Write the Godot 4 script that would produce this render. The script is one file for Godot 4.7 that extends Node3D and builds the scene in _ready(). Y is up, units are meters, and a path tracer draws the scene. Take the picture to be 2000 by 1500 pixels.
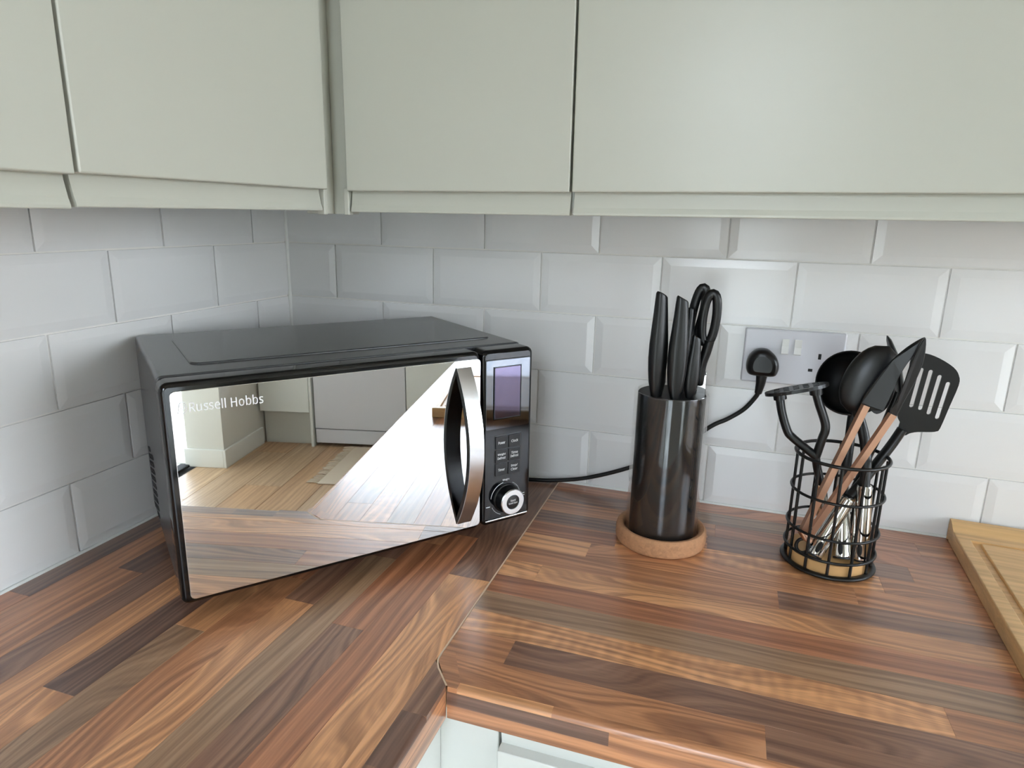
extends Node3D
# A kitchen corner in daylight. Worktop surface is y = 0; the corner of the two tiled walls is x = 0, z = 0;
# the left wall is the plane x = 0, the back wall the plane z = 0; the room's floor is y = -0.91.

const FLOOR := -0.91
const CEIL := 1.50
const ROOM_X := 4.10
const ROOM_Z := 2.15
var rng := RandomNumberGenerator.new()
var mats := {}
var cache := {}

# ---------------------------------------------------------------- mesh builder
class Shape:
	var tri_p := PackedVector3Array()
	var tri_uv := PackedVector2Array()
	var tri_g := PackedInt32Array()

	func tri(a: Vector3, b: Vector3, c: Vector3, g := 0, ua := Vector2.ZERO, ub := Vector2.ZERO, uc := Vector2.ZERO) -> void:
		tri_p.append_array([a, b, c])
		tri_uv.append_array([ua, ub, uc])
		tri_g.append(g)

	func quad(a: Vector3, b: Vector3, c: Vector3, d: Vector3, g := 0, uv := []) -> void:
		if uv.size() == 4:
			tri(a, b, c, g, uv[0], uv[1], uv[2])
			tri(a, c, d, g, uv[0], uv[2], uv[3])
		else:
			tri(a, b, c, g)
			tri(a, c, d, g)

	# rings of equal length joined into a skin; closed all round, capped at the ends
	func skin(rings: Array, g := 1, cap_first := true, cap_last := true, band_groups := []) -> void:
		var n: int = rings[0].size()
		for i in rings.size() - 1:
			var a: PackedVector3Array = rings[i]
			var b: PackedVector3Array = rings[i + 1]
			var gg: int = band_groups[i] if band_groups.size() > i else g
			for j in n:
				var k := (j + 1) % n
				quad(a[j], a[k], b[k], b[j], gg)
		if cap_first:
			cap(rings[0], 901, true)
		if cap_last:
			cap(rings[-1], 902, false)

	func cap(r: PackedVector3Array, g: int, flip: bool) -> void:
		var c := Vector3.ZERO
		for p in r:
			c += p
		c /= r.size()
		for j in r.size():
			var k := (j + 1) % r.size()
			if flip:
				tri(c, r[k], r[j], g)
			else:
				tri(c, r[j], r[k], g)

	func moved(t: Transform3D) -> Shape:
		for i in tri_p.size():
			tri_p[i] = t * tri_p[i]
		return self

	func add(o: Shape, shift := 0) -> Shape:
		tri_p.append_array(o.tri_p)
		tri_uv.append_array(o.tri_uv)
		for x in o.tri_g:
			tri_g.append(x + shift)
		return self

	func volume() -> float:
		var v := 0.0
		for i in range(0, tri_p.size(), 3):
			v += tri_p[i].dot(tri_p[i + 1].cross(tri_p[i + 2]))
		return v

	# normals are area-weighted per smoothing group; group 0 is flat. A closed shape is turned right side out.
	func mesh(closed := true) -> ArrayMesh:
		if closed and volume() < 0.0:
			for i in range(0, tri_p.size(), 3):
				var t := tri_p[i + 1]
				tri_p[i + 1] = tri_p[i + 2]
				tri_p[i + 2] = t
				var u := tri_uv[i + 1]
				tri_uv[i + 1] = tri_uv[i + 2]
				tri_uv[i + 2] = u
		var sums := {}
		var keys := []
		var flat := PackedVector3Array()
		for f in tri_g.size():
			var n := (tri_p[3 * f + 1] - tri_p[3 * f]).cross(tri_p[3 * f + 2] - tri_p[3 * f])
			flat.append(n)
			for k in 3:
				if tri_g[f] == 0:
					keys.append(null)
				else:
					var p := tri_p[3 * f + k] * 200000.0
					var key := Vector4i(roundi(p.x), roundi(p.y), roundi(p.z), tri_g[f])
					keys.append(key)
					sums[key] = sums.get(key, Vector3.ZERO) + n
		var P := PackedVector3Array()
		var N := PackedVector3Array()
		var U := PackedVector2Array()
		for f in tri_g.size():
			for k in [0, 2, 1]:
				var i: int = 3 * f + k
				P.append(tri_p[i])
				U.append(tri_uv[i])
				var n: Vector3 = flat[f] if keys[i] == null else sums[keys[i]]
				N.append(n.normalized() if n.length_squared() > 1e-24 else Vector3.UP)
		var arr := []
		arr.resize(Mesh.ARRAY_MAX)
		arr[Mesh.ARRAY_VERTEX] = P
		arr[Mesh.ARRAY_NORMAL] = N
		arr[Mesh.ARRAY_TEX_UV] = U
		var am := ArrayMesh.new()
		am.add_surface_from_arrays(Mesh.PRIMITIVE_TRIANGLES, arr)
		return am


func rrect(w: float, h: float, r: float, n := 4) -> PackedVector2Array:
	var out := PackedVector2Array()
	r = minf(r, minf(w, h) / 2.0 - 1e-5)
	for c in 4:
		var cx: float = (w / 2.0 - r) * [1, -1, -1, 1][c]
		var cy: float = (h / 2.0 - r) * [1, 1, -1, -1][c]
		for i in n + 1:
			var a := PI / 2.0 * (c + float(i) / n)
			out.append(Vector2(cx + r * cos(a), cy + r * sin(a)))
	return out


func ring_at(o: PackedVector2Array, z: float) -> PackedVector3Array:
	var r := PackedVector3Array()
	for p in o:
		r.append(Vector3(p.x, p.y, z))
	return r


# rounded-rectangle prism along z, from z0 to z1, with rounded rims (rb back, rf front)
func rprism(w: float, h: float, z0: float, z1: float, rc: float, rb: float, rf: float, n := 4) -> Shape:
	var s := Shape.new()
	var rings := []
	var groups := []
	for i in 4:
		var a := PI / 2.0 * i / 3.0
		if rb > 0.0:
			var ins := rb * (1.0 - sin(a))
			rings.append(ring_at(rrect(w - 2 * ins, h - 2 * ins, maxf(rc - ins, 0.0004), n), z0 + rb * (1.0 - cos(a))))
		elif i == 3:
			rings.append(ring_at(rrect(w, h, rc, n), z0))
	for i in 4:
		var a := PI / 2.0 * i / 3.0
		if rf > 0.0:
			var ins := rf * (1.0 - cos(a))
			rings.append(ring_at(rrect(w - 2 * ins, h - 2 * ins, maxf(rc - ins, 0.0004), n), z1 - rf * (1.0 - sin(a))))
		elif i == 0:
			rings.append(ring_at(rrect(w, h, rc, n), z1))
	s.skin(rings, 1)
	return s


# a box between two corners with small rounded rims all round
func box(lo: Vector3, hi: Vector3, r := 0.002) -> Shape:
	var d := hi - lo
	r = minf(r, minf(d.x, minf(d.y, d.z)) * 0.49)
	var s := rprism(d.x, d.y, -d.z / 2, d.z / 2, r, r, r, 2)
	return s.moved(Transform3D(Basis.IDENTITY, (lo + hi) / 2.0))


func lathe(profile: Array, seg := 48, closed_loop := false) -> Shape:
	var s := Shape.new()
	var g := 1
	var n := profile.size()
	var last := n if closed_loop else n - 1
	for i in last:
		var p: Vector2 = profile[i]
		var q: Vector2 = profile[(i + 1) % n]
		if i > 0:
			var o: Vector2 = profile[i - 1]
			if absf((p - o).angle_to(q - p)) > deg_to_rad(40):
				g += 1
		for j in seg:
			var a := TAU * j / seg
			var b := TAU * (j + 1) / seg
			var A := Vector3(p.x * cos(a), p.y, p.x * sin(a))
			var B := Vector3(p.x * cos(b), p.y, p.x * sin(b))
			var C := Vector3(q.x * cos(b), q.y, q.x * sin(b))
			var D := Vector3(q.x * cos(a), q.y, q.x * sin(a))
			if p.x > 1e-6:
				s.tri(A, B, C, g)
			if q.x > 1e-6:
				s.tri(A, C, D, g)
	return s


# a tube along points; radii: per-point Vector2 (across 'side', across the other axis) or one float
func tube(pts: Array, radii, seg := 12, side := Vector3.ZERO, closed := false, caps := true) -> Shape:
	var s := Shape.new()
	var rings := []
	var n := pts.size()
	var ref := side
	for i in n:
		var prev: Vector3 = pts[(i - 1 + n) % n] if closed or i > 0 else pts[i]
		var next: Vector3 = pts[(i + 1) % n] if closed or i < n - 1 else pts[i]
		var t := (next - prev).normalized()
		if ref == Vector3.ZERO:
			ref = t.cross(Vector3.UP if absf(t.y) < 0.9 else Vector3.RIGHT).normalized()
		var u := (ref - t * ref.dot(t)).normalized()
		if side == Vector3.ZERO:
			ref = u
		var v := t.cross(u)
		var r = radii[i] if radii is Array else radii
		var rr: Vector2 = r if r is Vector2 else Vector2(r, r)
		var ring := PackedVector3Array()
		for j in seg:
			var a := TAU * j / seg
			ring.append(pts[i] + u * cos(a) * rr.x + v * sin(a) * rr.y)
		rings.append(ring)
	if closed:
		rings.append(rings[0])
	s.skin(rings, 1, caps and not closed, caps and not closed)
	return s


# smooth curve through points
func curve(pts: Array, per := 6) -> Array:
	var out := []
	for i in pts.size() - 1:
		var p0: Vector3 = pts[maxi(i - 1, 0)]
		var p1: Vector3 = pts[i]
		var p2: Vector3 = pts[i + 1]
		var p3: Vector3 = pts[mini(i + 2, pts.size() - 1)]
		for k in per:
			out.append(p1.cubic_interpolate(p2, p0, p3, float(k) / per))
	out.append(pts[-1])
	return out


# flat outline in x, y extruded between z0 and z1 with small chamfer
func plate(outline: PackedVector2Array, z0: float, z1: float, ch := 0.0006) -> Shape:
	var s := Shape.new()
	var o := outline
	if Geometry2D.is_polygon_clockwise(o):
		o = o.duplicate()
		o.reverse()
	var inner := PackedVector2Array()
	var n := o.size()
	for i in n:
		var d0 := (o[i] - o[(i - 1 + n) % n]).normalized()
		var d1 := (o[(i + 1) % n] - o[i]).normalized()
		var m := (Vector2(-d0.y, d0.x) + Vector2(-d1.y, d1.x)).normalized()
		inner.append(o[i] + m * ch)
	s.skin([ring_at(inner, z0), ring_at(o, z0 + ch), ring_at(o, z1 - ch), ring_at(inner, z1)], 1, false, false, [2, 3, 4])
	var t := Geometry2D.triangulate_polygon(inner)
	for i in range(0, t.size(), 3):
		var a := inner[t[i]]
		var b := inner[t[i + 1]]
		var c := inner[t[i + 2]]
		if (b - a).cross(c - a) < 0:
			var w := b
			b = c
			c = w
		s.tri(Vector3(a.x, a.y, z1), Vector3(b.x, b.y, z1), Vector3(c.x, c.y, z1), 0)
		s.tri(Vector3(a.x, a.y, z0), Vector3(c.x, c.y, z0), Vector3(b.x, b.y, z0), 0)
	return s


func round_poly(pts: Array, per := 4) -> PackedVector2Array:
	var out := PackedVector2Array()
	var n := pts.size()
	for i in n:
		var p0: Vector2 = pts[(i - 1 + n) % n]
		var p1: Vector2 = pts[i]
		var p2: Vector2 = pts[(i + 1) % n]
		var p3: Vector2 = pts[(i + 2) % n]
		for k in per:
			out.append(p1.cubic_interpolate(p2, p0, p3, float(k) / per))
	return out

# ---------------------------------------------------------------- nodes
func thing(called: String, label: String, category: String, at := Vector3.ZERO, group := "") -> Node3D:
	var o := Node3D.new()
	o.name = called
	add_child(o, true)
	o.position = at
	o.set_meta("label", label)
	o.set_meta("category", category)
	if group != "":
		o.set_meta("group", group)
	return o


func part(called: String, s, m: Material, parent: Node, label := "") -> MeshInstance3D:
	var o := MeshInstance3D.new()
	o.name = called
	o.mesh = s.mesh() if s is Shape else s
	o.material_override = m
	o.cast_shadow = GeometryInstance3D.SHADOW_CASTING_SETTING_ON
	parent.add_child(o, true)
	if label != "":
		o.set_meta("label", label)
	return o


func struct(called: String, s, m: Material, label := "") -> MeshInstance3D:
	var o := part(called, s, m, self, label)
	o.set_meta("kind", "structure")
	return o


func mat(key: String, c: Color, rough: float, metal := 0.0, spec := 0.5) -> StandardMaterial3D:
	if mats.has(key):
		return mats[key]
	var m := StandardMaterial3D.new()
	m.resource_name = key
	m.albedo_color = c
	m.roughness = rough
	m.metallic = metal
	m.metallic_specular = spec
	mats[key] = m
	return m


func lettering(called: String, text: String, at: Vector3, width: float, height: float, m: Material, parent: Node3D, depth := 0.0004) -> MeshInstance3D:
	var f := SystemFont.new()
	f.font_names = PackedStringArray(["Droid Sans"])
	var t := TextMesh.new()
	t.font = f
	t.text = text
	t.font_size = 48
	t.pixel_size = 0.01
	t.depth = 0.1
	t.curve_step = 2.0
	var b := t.get_aabb()
	var o := part(called, t, m, parent)
	var k := Vector3(width / b.size.x, height / b.size.y, depth / 0.1)
	if width <= 0.0:
		k.x = k.y
	o.transform = Transform3D(Basis.from_scale(k), at - (b.position + b.size / 2.0) * k)
	return o

# ---------------------------------------------------------------- textures
func wood_image(seed_: int, figure: float, ripple: float, amount := 1.0) -> ImageTexture:
	var w := 1024
	var h := 256
	var im := Image.create(w, h, false, Image.FORMAT_RGB8)
	var a := FastNoiseLite.new()
	a.seed = seed_
	a.frequency = 1.0
	a.noise_type = FastNoiseLite.TYPE_SIMPLEX_SMOOTH
	a.fractal_type = FastNoiseLite.FRACTAL_NONE
	var dark := Vector3(0.55, 0.49, 0.46)
	var light := Vector3(1.0, 0.985, 0.96)
	for y in h:
		var v := float(y) / h
		for x in w:
			var u := float(x) / w
			var warp := a.get_noise_2d(u * 5.0, v * 4.0) * figure
			var vv := v + warp
			var band := a.get_noise_2d(u * 1.6 + 40.0, vv * 26.0)          # broad streaks
			var line := a.get_noise_2d(u * 3.0 + 90.0, vv * 85.0)          # growth lines
			var fine := a.get_noise_2d(u * 26.0 + 150.0, v * 300.0)        # pores
			var rip := a.get_noise_2d(u * 95.0 + 11.0, v * 9.0 + 7.0) * ripple
			var k := 0.70 + 0.40 * band + 0.15 * line + 0.14 * fine + rip
			k = lerpf(0.85, k, amount)
			var c := dark.lerp(light, clampf(k, 0.0, 1.15))
			im.set_pixel(x, y, Color(c.x, c.y, c.z))
	return ImageTexture.create_from_image(im)


func speck_image(seed_: int, lo: float, freq: float) -> ImageTexture:
	var im := Image.create(256, 256, false, Image.FORMAT_RGB8)
	var a := FastNoiseLite.new()
	a.seed = seed_
	a.frequency = 1.0
	a.noise_type = FastNoiseLite.TYPE_CELLULAR
	a.cellular_return_type = FastNoiseLite.RETURN_CELL_VALUE
	for y in 256:
		for x in 256:
			var k := lo + (1.0 - lo) * (0.5 + 0.5 * a.get_noise_2d(x * freq, y * freq))
			im.set_pixel(x, y, Color(k, k * 0.98, k * 0.95))
	return ImageTexture.create_from_image(im)


func clear_glass() -> StandardMaterial3D:
	var glass := mat("clear_glass", Color(1, 1, 1, 0.003), 0.0)
	glass.transparency = BaseMaterial3D.TRANSPARENCY_ALPHA
	return glass


func wood_mat(key: String, c: Color, tex: Texture2D, rough: float, spec := 0.5) -> StandardMaterial3D:
	var m := mat(key, c, rough, 0.0, spec)
	m.albedo_texture = tex
	if key.begins_with("walnut"):
		m.clearcoat_enabled = true
		m.clearcoat = 1.0
		m.clearcoat_roughness = 0.27
	return m


# plank: a board whose top is y1, long along x (or z), with its own grain offset
func plank_shape(x0: float, x1: float, z0: float, z1: float, y0: float, y1: float, along_x: bool, scale_u := 1.5, scale_v := 0.3, ch := 0.00025) -> Shape:
	var s := Shape.new()
	var lu := ((x1 - x0) if along_x else (z1 - z0)) / scale_u
	var lv := ((z1 - z0) if along_x else (x1 - x0)) / scale_v
	var off := Vector2(rng.randf_range(0.0, maxf(0.0, 1.0 - lu)), rng.randf_range(0.0, maxf(0.0, 1.0 - lv)))
	var uv := func(p: Vector3) -> Vector2:
		var a := (p.x - x0) if along_x else (p.z - z0)
		var b := (p.z - z0) if along_x else (p.x - x0)
		return off + Vector2(a / scale_u, b / scale_v)
	var q := func(a: Vector3, b: Vector3, c: Vector3, d: Vector3) -> void:
		s.quad(a, b, c, d, 0, [uv.call(a), uv.call(b), uv.call(c), uv.call(d)])
	var t := [Vector3(x0 + ch, y1, z0 + ch), Vector3(x0 + ch, y1, z1 - ch), Vector3(x1 - ch, y1, z1 - ch), Vector3(x1 - ch, y1, z0 + ch)]
	var e := [Vector3(x0, y1 - ch, z0), Vector3(x0, y1 - ch, z1), Vector3(x1, y1 - ch, z1), Vector3(x1, y1 - ch, z0)]
	var b := [Vector3(x0, y0, z0), Vector3(x0, y0, z1), Vector3(x1, y0, z1), Vector3(x1, y0, z0)]
	q.call(t[0], t[1], t[2], t[3])
	q.call(b[3], b[2], b[1], b[0])
	for i in 4:
		var j := (i + 1) % 4
		q.call(t[i], e[i], e[j], t[j])
		q.call(e[i], b[i], b[j], e[j])
	return s

# ================================================================ scene
func _ready() -> void:
	rng.seed = 20240607
	light_and_camera()
	materials()
	room()
	tiles()
	worktops()
	wall_cabinets()
	base_cabinets()
	far_side()
	microwave()
	socket_and_plug()
	knife_block()
	utensil_basket()
	chopping_board()


func light_and_camera() -> void:
	var cam := Camera3D.new()
	cam.name = "camera"
	add_child(cam)
	var yaw := 0.3127
	var pitch := -0.2457
	var roll := 0.0227
	cam.transform = Transform3D(Basis(Vector3.UP, yaw) * Basis(Vector3.RIGHT, pitch) * Basis(Vector3.BACK, roll), Vector3(0.8258, 0.468, 1.1123))
	cam.fov = 60.13
	cam.near = 0.02
	cam.far = 200.0
	cam.current = true
	var e := Environment.new()
	var sky := Sky.new()
	var sm := ProceduralSkyMaterial.new()
	sm.sky_top_color = Color(0.81, 0.88, 0.955)
	sm.sky_horizon_color = Color(0.93, 0.953, 0.97)
	sm.sky_curve = 0.2
	sm.ground_bottom_color = Color(0.55, 0.55, 0.53)
	sm.ground_horizon_color = Color(0.75, 0.76, 0.76)
	sm.sun_angle_max = 0.0
	sky.sky_material = sm
	e.background_mode = Environment.BG_SKY
	e.sky = sky
	e.background_energy_multiplier = 16.6
	e.tonemap_mode = Environment.TONE_MAPPER_LINEAR
	e.tonemap_exposure = 1.0
	e.sdfgi_enabled = true
	e.ssao_enabled = true
	e.ssil_enabled = true
	var we := WorldEnvironment.new()
	we.name = "world_environment"
	we.environment = e
	add_child(we)


func materials() -> void:
	mat("wall_paint", Color(0.83, 0.82, 0.78), 0.75)
	mat("ceiling_paint", Color(0.93, 0.93, 0.91), 0.85)
	mat("grout", Color(0.94, 0.93, 0.91), 0.8)
	mat("cabinet_gloss", Color(0.75, 0.75, 0.705), 0.32)
	mat("base_gloss", Color(0.88, 0.89, 0.87), 0.32)
	mat("cabinet_body", Color(0.78, 0.78, 0.745), 0.4)
	mat("white_trim", Color(0.88, 0.88, 0.85), 0.4)
	mat("gap_dark", Color(0.12, 0.12, 0.12), 0.9)
	mat("black_casing", Color(0.235, 0.24, 0.25), 0.22, 0.0, 0.6)
	mat("black_gloss", Color(0.02, 0.02, 0.024), 0.06)
	mat("black_satin", Color(0.03, 0.03, 0.034), 0.32)
	mat("black_rubber", Color(0.02, 0.02, 0.022), 0.5)
	mat("black_nylon", Color(0.035, 0.037, 0.043), 0.34)
	mat("mirror_glass", Color(0.90, 0.90, 0.90), 0.012, 1.0)
	mat("brushed_steel", Color(0.86, 0.86, 0.86), 0.26, 1.0)
	mat("polished_steel", Color(0.85, 0.84, 0.82), 0.08, 1.0)
	mat("copper", Color(0.80, 0.63, 0.53), 0.42, 1.0)
	mat("white_plastic", Color(0.84, 0.84, 0.86), 0.3)
	mat("white_print", Color(0.92, 0.92, 0.92), 0.5)
	mat("pale_edge", Color(0.90, 0.78, 0.66), 0.6)
	mat("sealant", Color(0.90, 0.90, 0.88), 0.35)
	var t := mat("tile_glaze", Color(0.925, 0.922, 0.916), 0.16)
	t.metallic_specular = 0.5


func room() -> void:
	var wp: Material = mats.wall_paint
	var t := 0.12
	# left and back walls (behind the tiles)
	struct("wall_left", box(Vector3(-t, FLOOR, -t), Vector3(-0.004, CEIL, 2.4), 0.001), mats.grout, "white wall on the left of the kitchen corner")
	struct("wall_back", box(Vector3(-0.004, FLOOR, -t), Vector3(ROOM_X + t, CEIL, -0.004), 0.001), mats.grout, "white back wall of the kitchen")
	# right wall with the window over the far units
	var wz0 := 0.25
	var wz1 := 2.0
	var wy0 := 0.14
	var wy1 := 1.42
	var wr := struct("wall_right", box(Vector3(ROOM_X, FLOOR, -0.004), Vector3(ROOM_X + t, wy0, 2.4), 0.001), wp, "white wall with the kitchen window")
	part("wall_panel", box(Vector3(ROOM_X, wy1, -0.004), Vector3(ROOM_X + t, CEIL, 2.4), 0.001), wp, wr)
	part("wall_panel", box(Vector3(ROOM_X, wy0, -0.004), Vector3(ROOM_X + t, wy1, wz0), 0.001), wp, wr)
	part("wall_panel", box(Vector3(ROOM_X, wy0, wz1), Vector3(ROOM_X + t, wy1, 2.4), 0.001), wp, wr)
	var w := Node3D.new()
	w.name = "window_1"
	add_child(w)
	w.set_meta("kind", "structure")
	w.set_meta("label", "white framed kitchen window over the far units")
	var x0 := ROOM_X + 0.03
	var x1 := ROOM_X + 0.09
	for z in [wz0, (wz0 + wz1) / 2 - 0.025, wz1 - 0.05]:
		part("window_frame", box(Vector3(x0, wy0, z), Vector3(x1, wy1, z + 0.05), 0.004), mats.white_trim, w)
	for y in [wy0, wy1 - 0.05]:
		part("window_frame", box(Vector3(x0, y, wz0 + 0.05), Vector3(x1, y + 0.05, wz1 - 0.05), 0.004), mats.white_trim, w)
	for z in [wz0 + 0.05, (wz0 + wz1) / 2 + 0.025]:
		part("window_pane", box(Vector3(x0 + 0.026, wy0 + 0.05, z), Vector3(x0 + 0.030, wy1 - 0.05, z + (wz1 - wz0) / 2 - 0.075), 0.0002), clear_glass(), w)
	part("window_sill", box(Vector3(ROOM_X - 0.03, wy0 - 0.02, wz0 - 0.03), Vector3(ROOM_X + 0.03, wy0, wz1 + 0.03), 0.004), mats.white_trim, w)
	# the wall at the camera's back: a stub on the right, the garden opening, a stub on the left
	var wf := struct("wall_front", box(Vector3(3.045, FLOOR, ROOM_Z), Vector3(ROOM_X, CEIL, 2.375), 0.001), wp, "white wall end beside the garden door")
	part("wall_panel", box(Vector3(-0.004, FLOOR, ROOM_Z), Vector3(0.60, CEIL, 2.375), 0.001), wp, wf)
	part("wall_panel", box(Vector3(1.05, FLOOR, ROOM_Z), Vector3(2.40, 1.19, 2.375), 0.001), wp, wf)
	part("wall_panel", box(Vector3(0.60, 1.19, ROOM_Z), Vector3(3.045, CEIL, 2.375), 0.001), wp, wf)
	var bb := struct("baseboard_right", box(Vector3(3.03, FLOOR, ROOM_Z - 0.015), Vector3(3.50, FLOOR + 0.108, ROOM_Z), 0.003), mats.white_trim, "white skirting round the wall end")
	part("baseboard_end", box(Vector3(3.03, FLOOR, ROOM_Z), Vector3(3.045, FLOOR + 0.108, 2.385), 0.003), mats.white_trim, bb)
	struct("door_2", box(Vector3(0.60, FLOOR - 0.004, 2.36), Vector3(1.05, FLOOR + 0.012, 2.42), 0.003), mats.gap_dark, "dark threshold of the second garden door, behind the camera")
	struct("door_1", box(Vector3(2.40, FLOOR - 0.004, 2.36), Vector3(3.045, FLOOR + 0.012, 2.42), 0.003), mats.gap_dark, "dark threshold of the open garden door")
	struct("ceiling", box(Vector3(-t, CEIL, -t), Vector3(ROOM_X + t, CEIL + 0.1, 2.4), 0.001), mats.ceiling_paint, "white ceiling")
	# floor: oak boards on a slab
	var fl := struct("floor", box(Vector3(-t, FLOOR - 0.12, -t), Vector3(ROOM_X + t, FLOOR - 0.012, 2.4), 0.001), mats.gap_dark, "oak board floor")
	var oak := wood_image(5, 0.012, 0.0, 0.55)
	var oaks := [wood_mat("oak_pale", Color(0.82, 0.70, 0.56), oak, 0.38), wood_mat("oak_warm", Color(0.78, 0.64, 0.50), oak, 0.38), wood_mat("oak_grey", Color(0.77, 0.66, 0.54), oak, 0.38)]
	for k in 11:
		var za := 2.32 - 0.205 * (k + 1)
		var x := 0.0 - fmod(k * 0.53, 1.2)
		while x < ROOM_X:
			var a := maxf(x, 0.0)
			var b := minf(x + 1.29, ROOM_X)
			if b - a > 0.03:
				part("floor_plank", plank_shape(a + 0.0008, b - 0.0008, za + 0.0008, za + 0.2042, FLOOR - 0.012, FLOOR, true, 1.6, 0.5, 0.0012), oaks[rng.randi() % 3], fl)
			x += 1.29
	# outside: pale paving and a garden wall
	var pav := struct("ground_outside", box(Vector3(-3.0, FLOOR - 0.25, 2.42), Vector3(9.0, FLOOR - 0.075, 9.0), 0.001), mat("paving_joint", Color(0.62, 0.61, 0.58), 0.9), "pale paved patio outside the garden door")
	var slab := box(Vector3(0, 0, 0), Vector3(0.445, 0.03, 0.295), 0.004).mesh()
	var pm := [mat("paving_pale", Color(0.82, 0.81, 0.78), 0.8), mat("paving_grey", Color(0.77, 0.76, 0.74), 0.8)]
	for i in 11:
		for j in 10:
			var o := part("paving_slab", slab, pm[rng.randi() % 2], pav)
			o.position = Vector3(0.9 + 0.46 * i - (0.23 if j % 2 == 1 else 0.0), FLOOR - 0.076, 2.45 + 0.31 * j)
	struct("wall_garden", box(Vector3(-2.0, FLOOR - 0.25, 5.6), Vector3(8.0, 1.25, 5.75), 0.005), mat("garden_render", Color(0.80, 0.79, 0.76), 0.9), "pale rendered garden wall beyond the patio")
	struct("wall_patio", box(Vector3(1.95, FLOOR - 0.2, 2.43), Vector3(2.05, 1.32, 4.4), 0.004), mats.garden_render, "pale side wall of the covered patio")
	struct("roof_patio", box(Vector3(2.05, 1.32, 2.42), Vector3(5.6, 1.38, 4.4), 0.004), mats.white_trim, "white canopy roof over the patio")
	struct("ground_beyond", box(Vector3(-60, FLOOR - 0.6, -60), Vector3(60, FLOOR - 0.3, 60), 0.001), mat("ground_pale", Color(0.62, 0.62, 0.58), 0.9), "open pale ground around the house")


# ---------------------------------------------------------------- tiles
func tile_mesh(w: float, h: float, bl: float, br: float, bb: float, bt: float) -> ArrayMesh:
	var key := "%.4f %.4f %.3f %.3f %.3f %.3f" % [w, h, bl, br, bb, bt]
	if cache.has(key):
		return cache[key]
	var s := Shape.new()
	var z0 := -0.005
	var z1 := -0.0004
	var z2 := 0.0010
	var o := [Vector3(0, 0, z0), Vector3(w, 0, z0), Vector3(w, h, z0), Vector3(0, h, z0)]
	var e := [Vector3(0, 0, z1), Vector3(w, 0, z1), Vector3(w, h, z1), Vector3(0, h, z1)]
	var n := [Vector3(bl, bb, z2), Vector3(w - br, bb, z2), Vector3(w - br, h - bt, z2), Vector3(bl, h - bt, z2)]
	s.quad(o[3], o[2], o[1], o[0], 0)
	for i in 4:
		var j := (i + 1) % 4
		s.quad(o[i], o[j], e[j], e[i], 0)
		s.quad(e[i], e[j], n[j], n[i], 0)
	s.quad(n[0], n[1], n[2], n[3], 0)
	var m := s.mesh()
	cache[key] = m
	return m


func tiles() -> void:
	var H := 0.1027
	var G := 0.0028
	var P := 0.2032
	var BV := 0.0125
	var back: Node3D = get_node("wall_back")
	var left: Node3D = get_node("wall_left")
	var gl: Material = mats.tile_glaze
	for row in 5:
		var y0 := 0.515 - H * (row + 1) + G / 2
		var h := H - G
		# back wall: joints at a + i P, every other row moved by half a tile
		var off := 0.2069 if row % 2 == 0 else 0.108
		var xa := 0.004
		var i := 0
		while xa < 2.3:
			var xb := off + P * i
			if xb - xa > 0.012:
				var o := part("tile", tile_mesh(snappedf(xb - xa - (G if i > 0 else G / 2), 0.0005), h, BV if i > 0 else 0.0004, BV, BV, BV), gl, back)
				o.position = Vector3(xa + (G / 2 if i > 0 else 0.0), y0, 0.0)
				o.rotation = Vector3(rng.randf_range(-0.004, 0.004), rng.randf_range(-0.003, 0.003), 0)
			xa = xb
			i += 1
		# left wall: the same bond seen on the plane x = 0
		var zoff := 0.0954 if row % 2 == 0 else 0.194
		var za := 0.004
		i = 0
		while za < 1.75:
			var zb := zoff + 0.2019 * i
			if zb - za > 0.012:
				var wd := snappedf(zb - za - (G if i > 0 else G / 2), 0.0005)
				var o := part("tile", tile_mesh(wd, h, BV, BV if i > 0 else 0.0004, BV, BV), gl, left)
				o.position = Vector3(0, y0, zb - G / 2)
				o.rotation = Vector3(0, PI / 2 + rng.randf_range(-0.003, 0.003), rng.randf_range(-0.004, 0.004))
			za = zb
			i += 1
	# sealant down the corner and along the worktop
	var s := tube([Vector3(0.001, 0.001, 0.001), Vector3(0.001, 0.49, 0.001)], 0.0042, 10)
	part("sealant_bead", s, mats.sealant, back)
	part("sealant_bead", tube([Vector3(0.0, 0.0005, 0.001), Vector3(2.3, 0.0005, 0.001)], 0.003, 8), mats.sealant, back)
	part("sealant_bead", tube([Vector3(0.001, 0.0005, 0.0), Vector3(0.001, 0.0005, 1.75)], 0.003, 8), mats.sealant, left)


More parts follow.
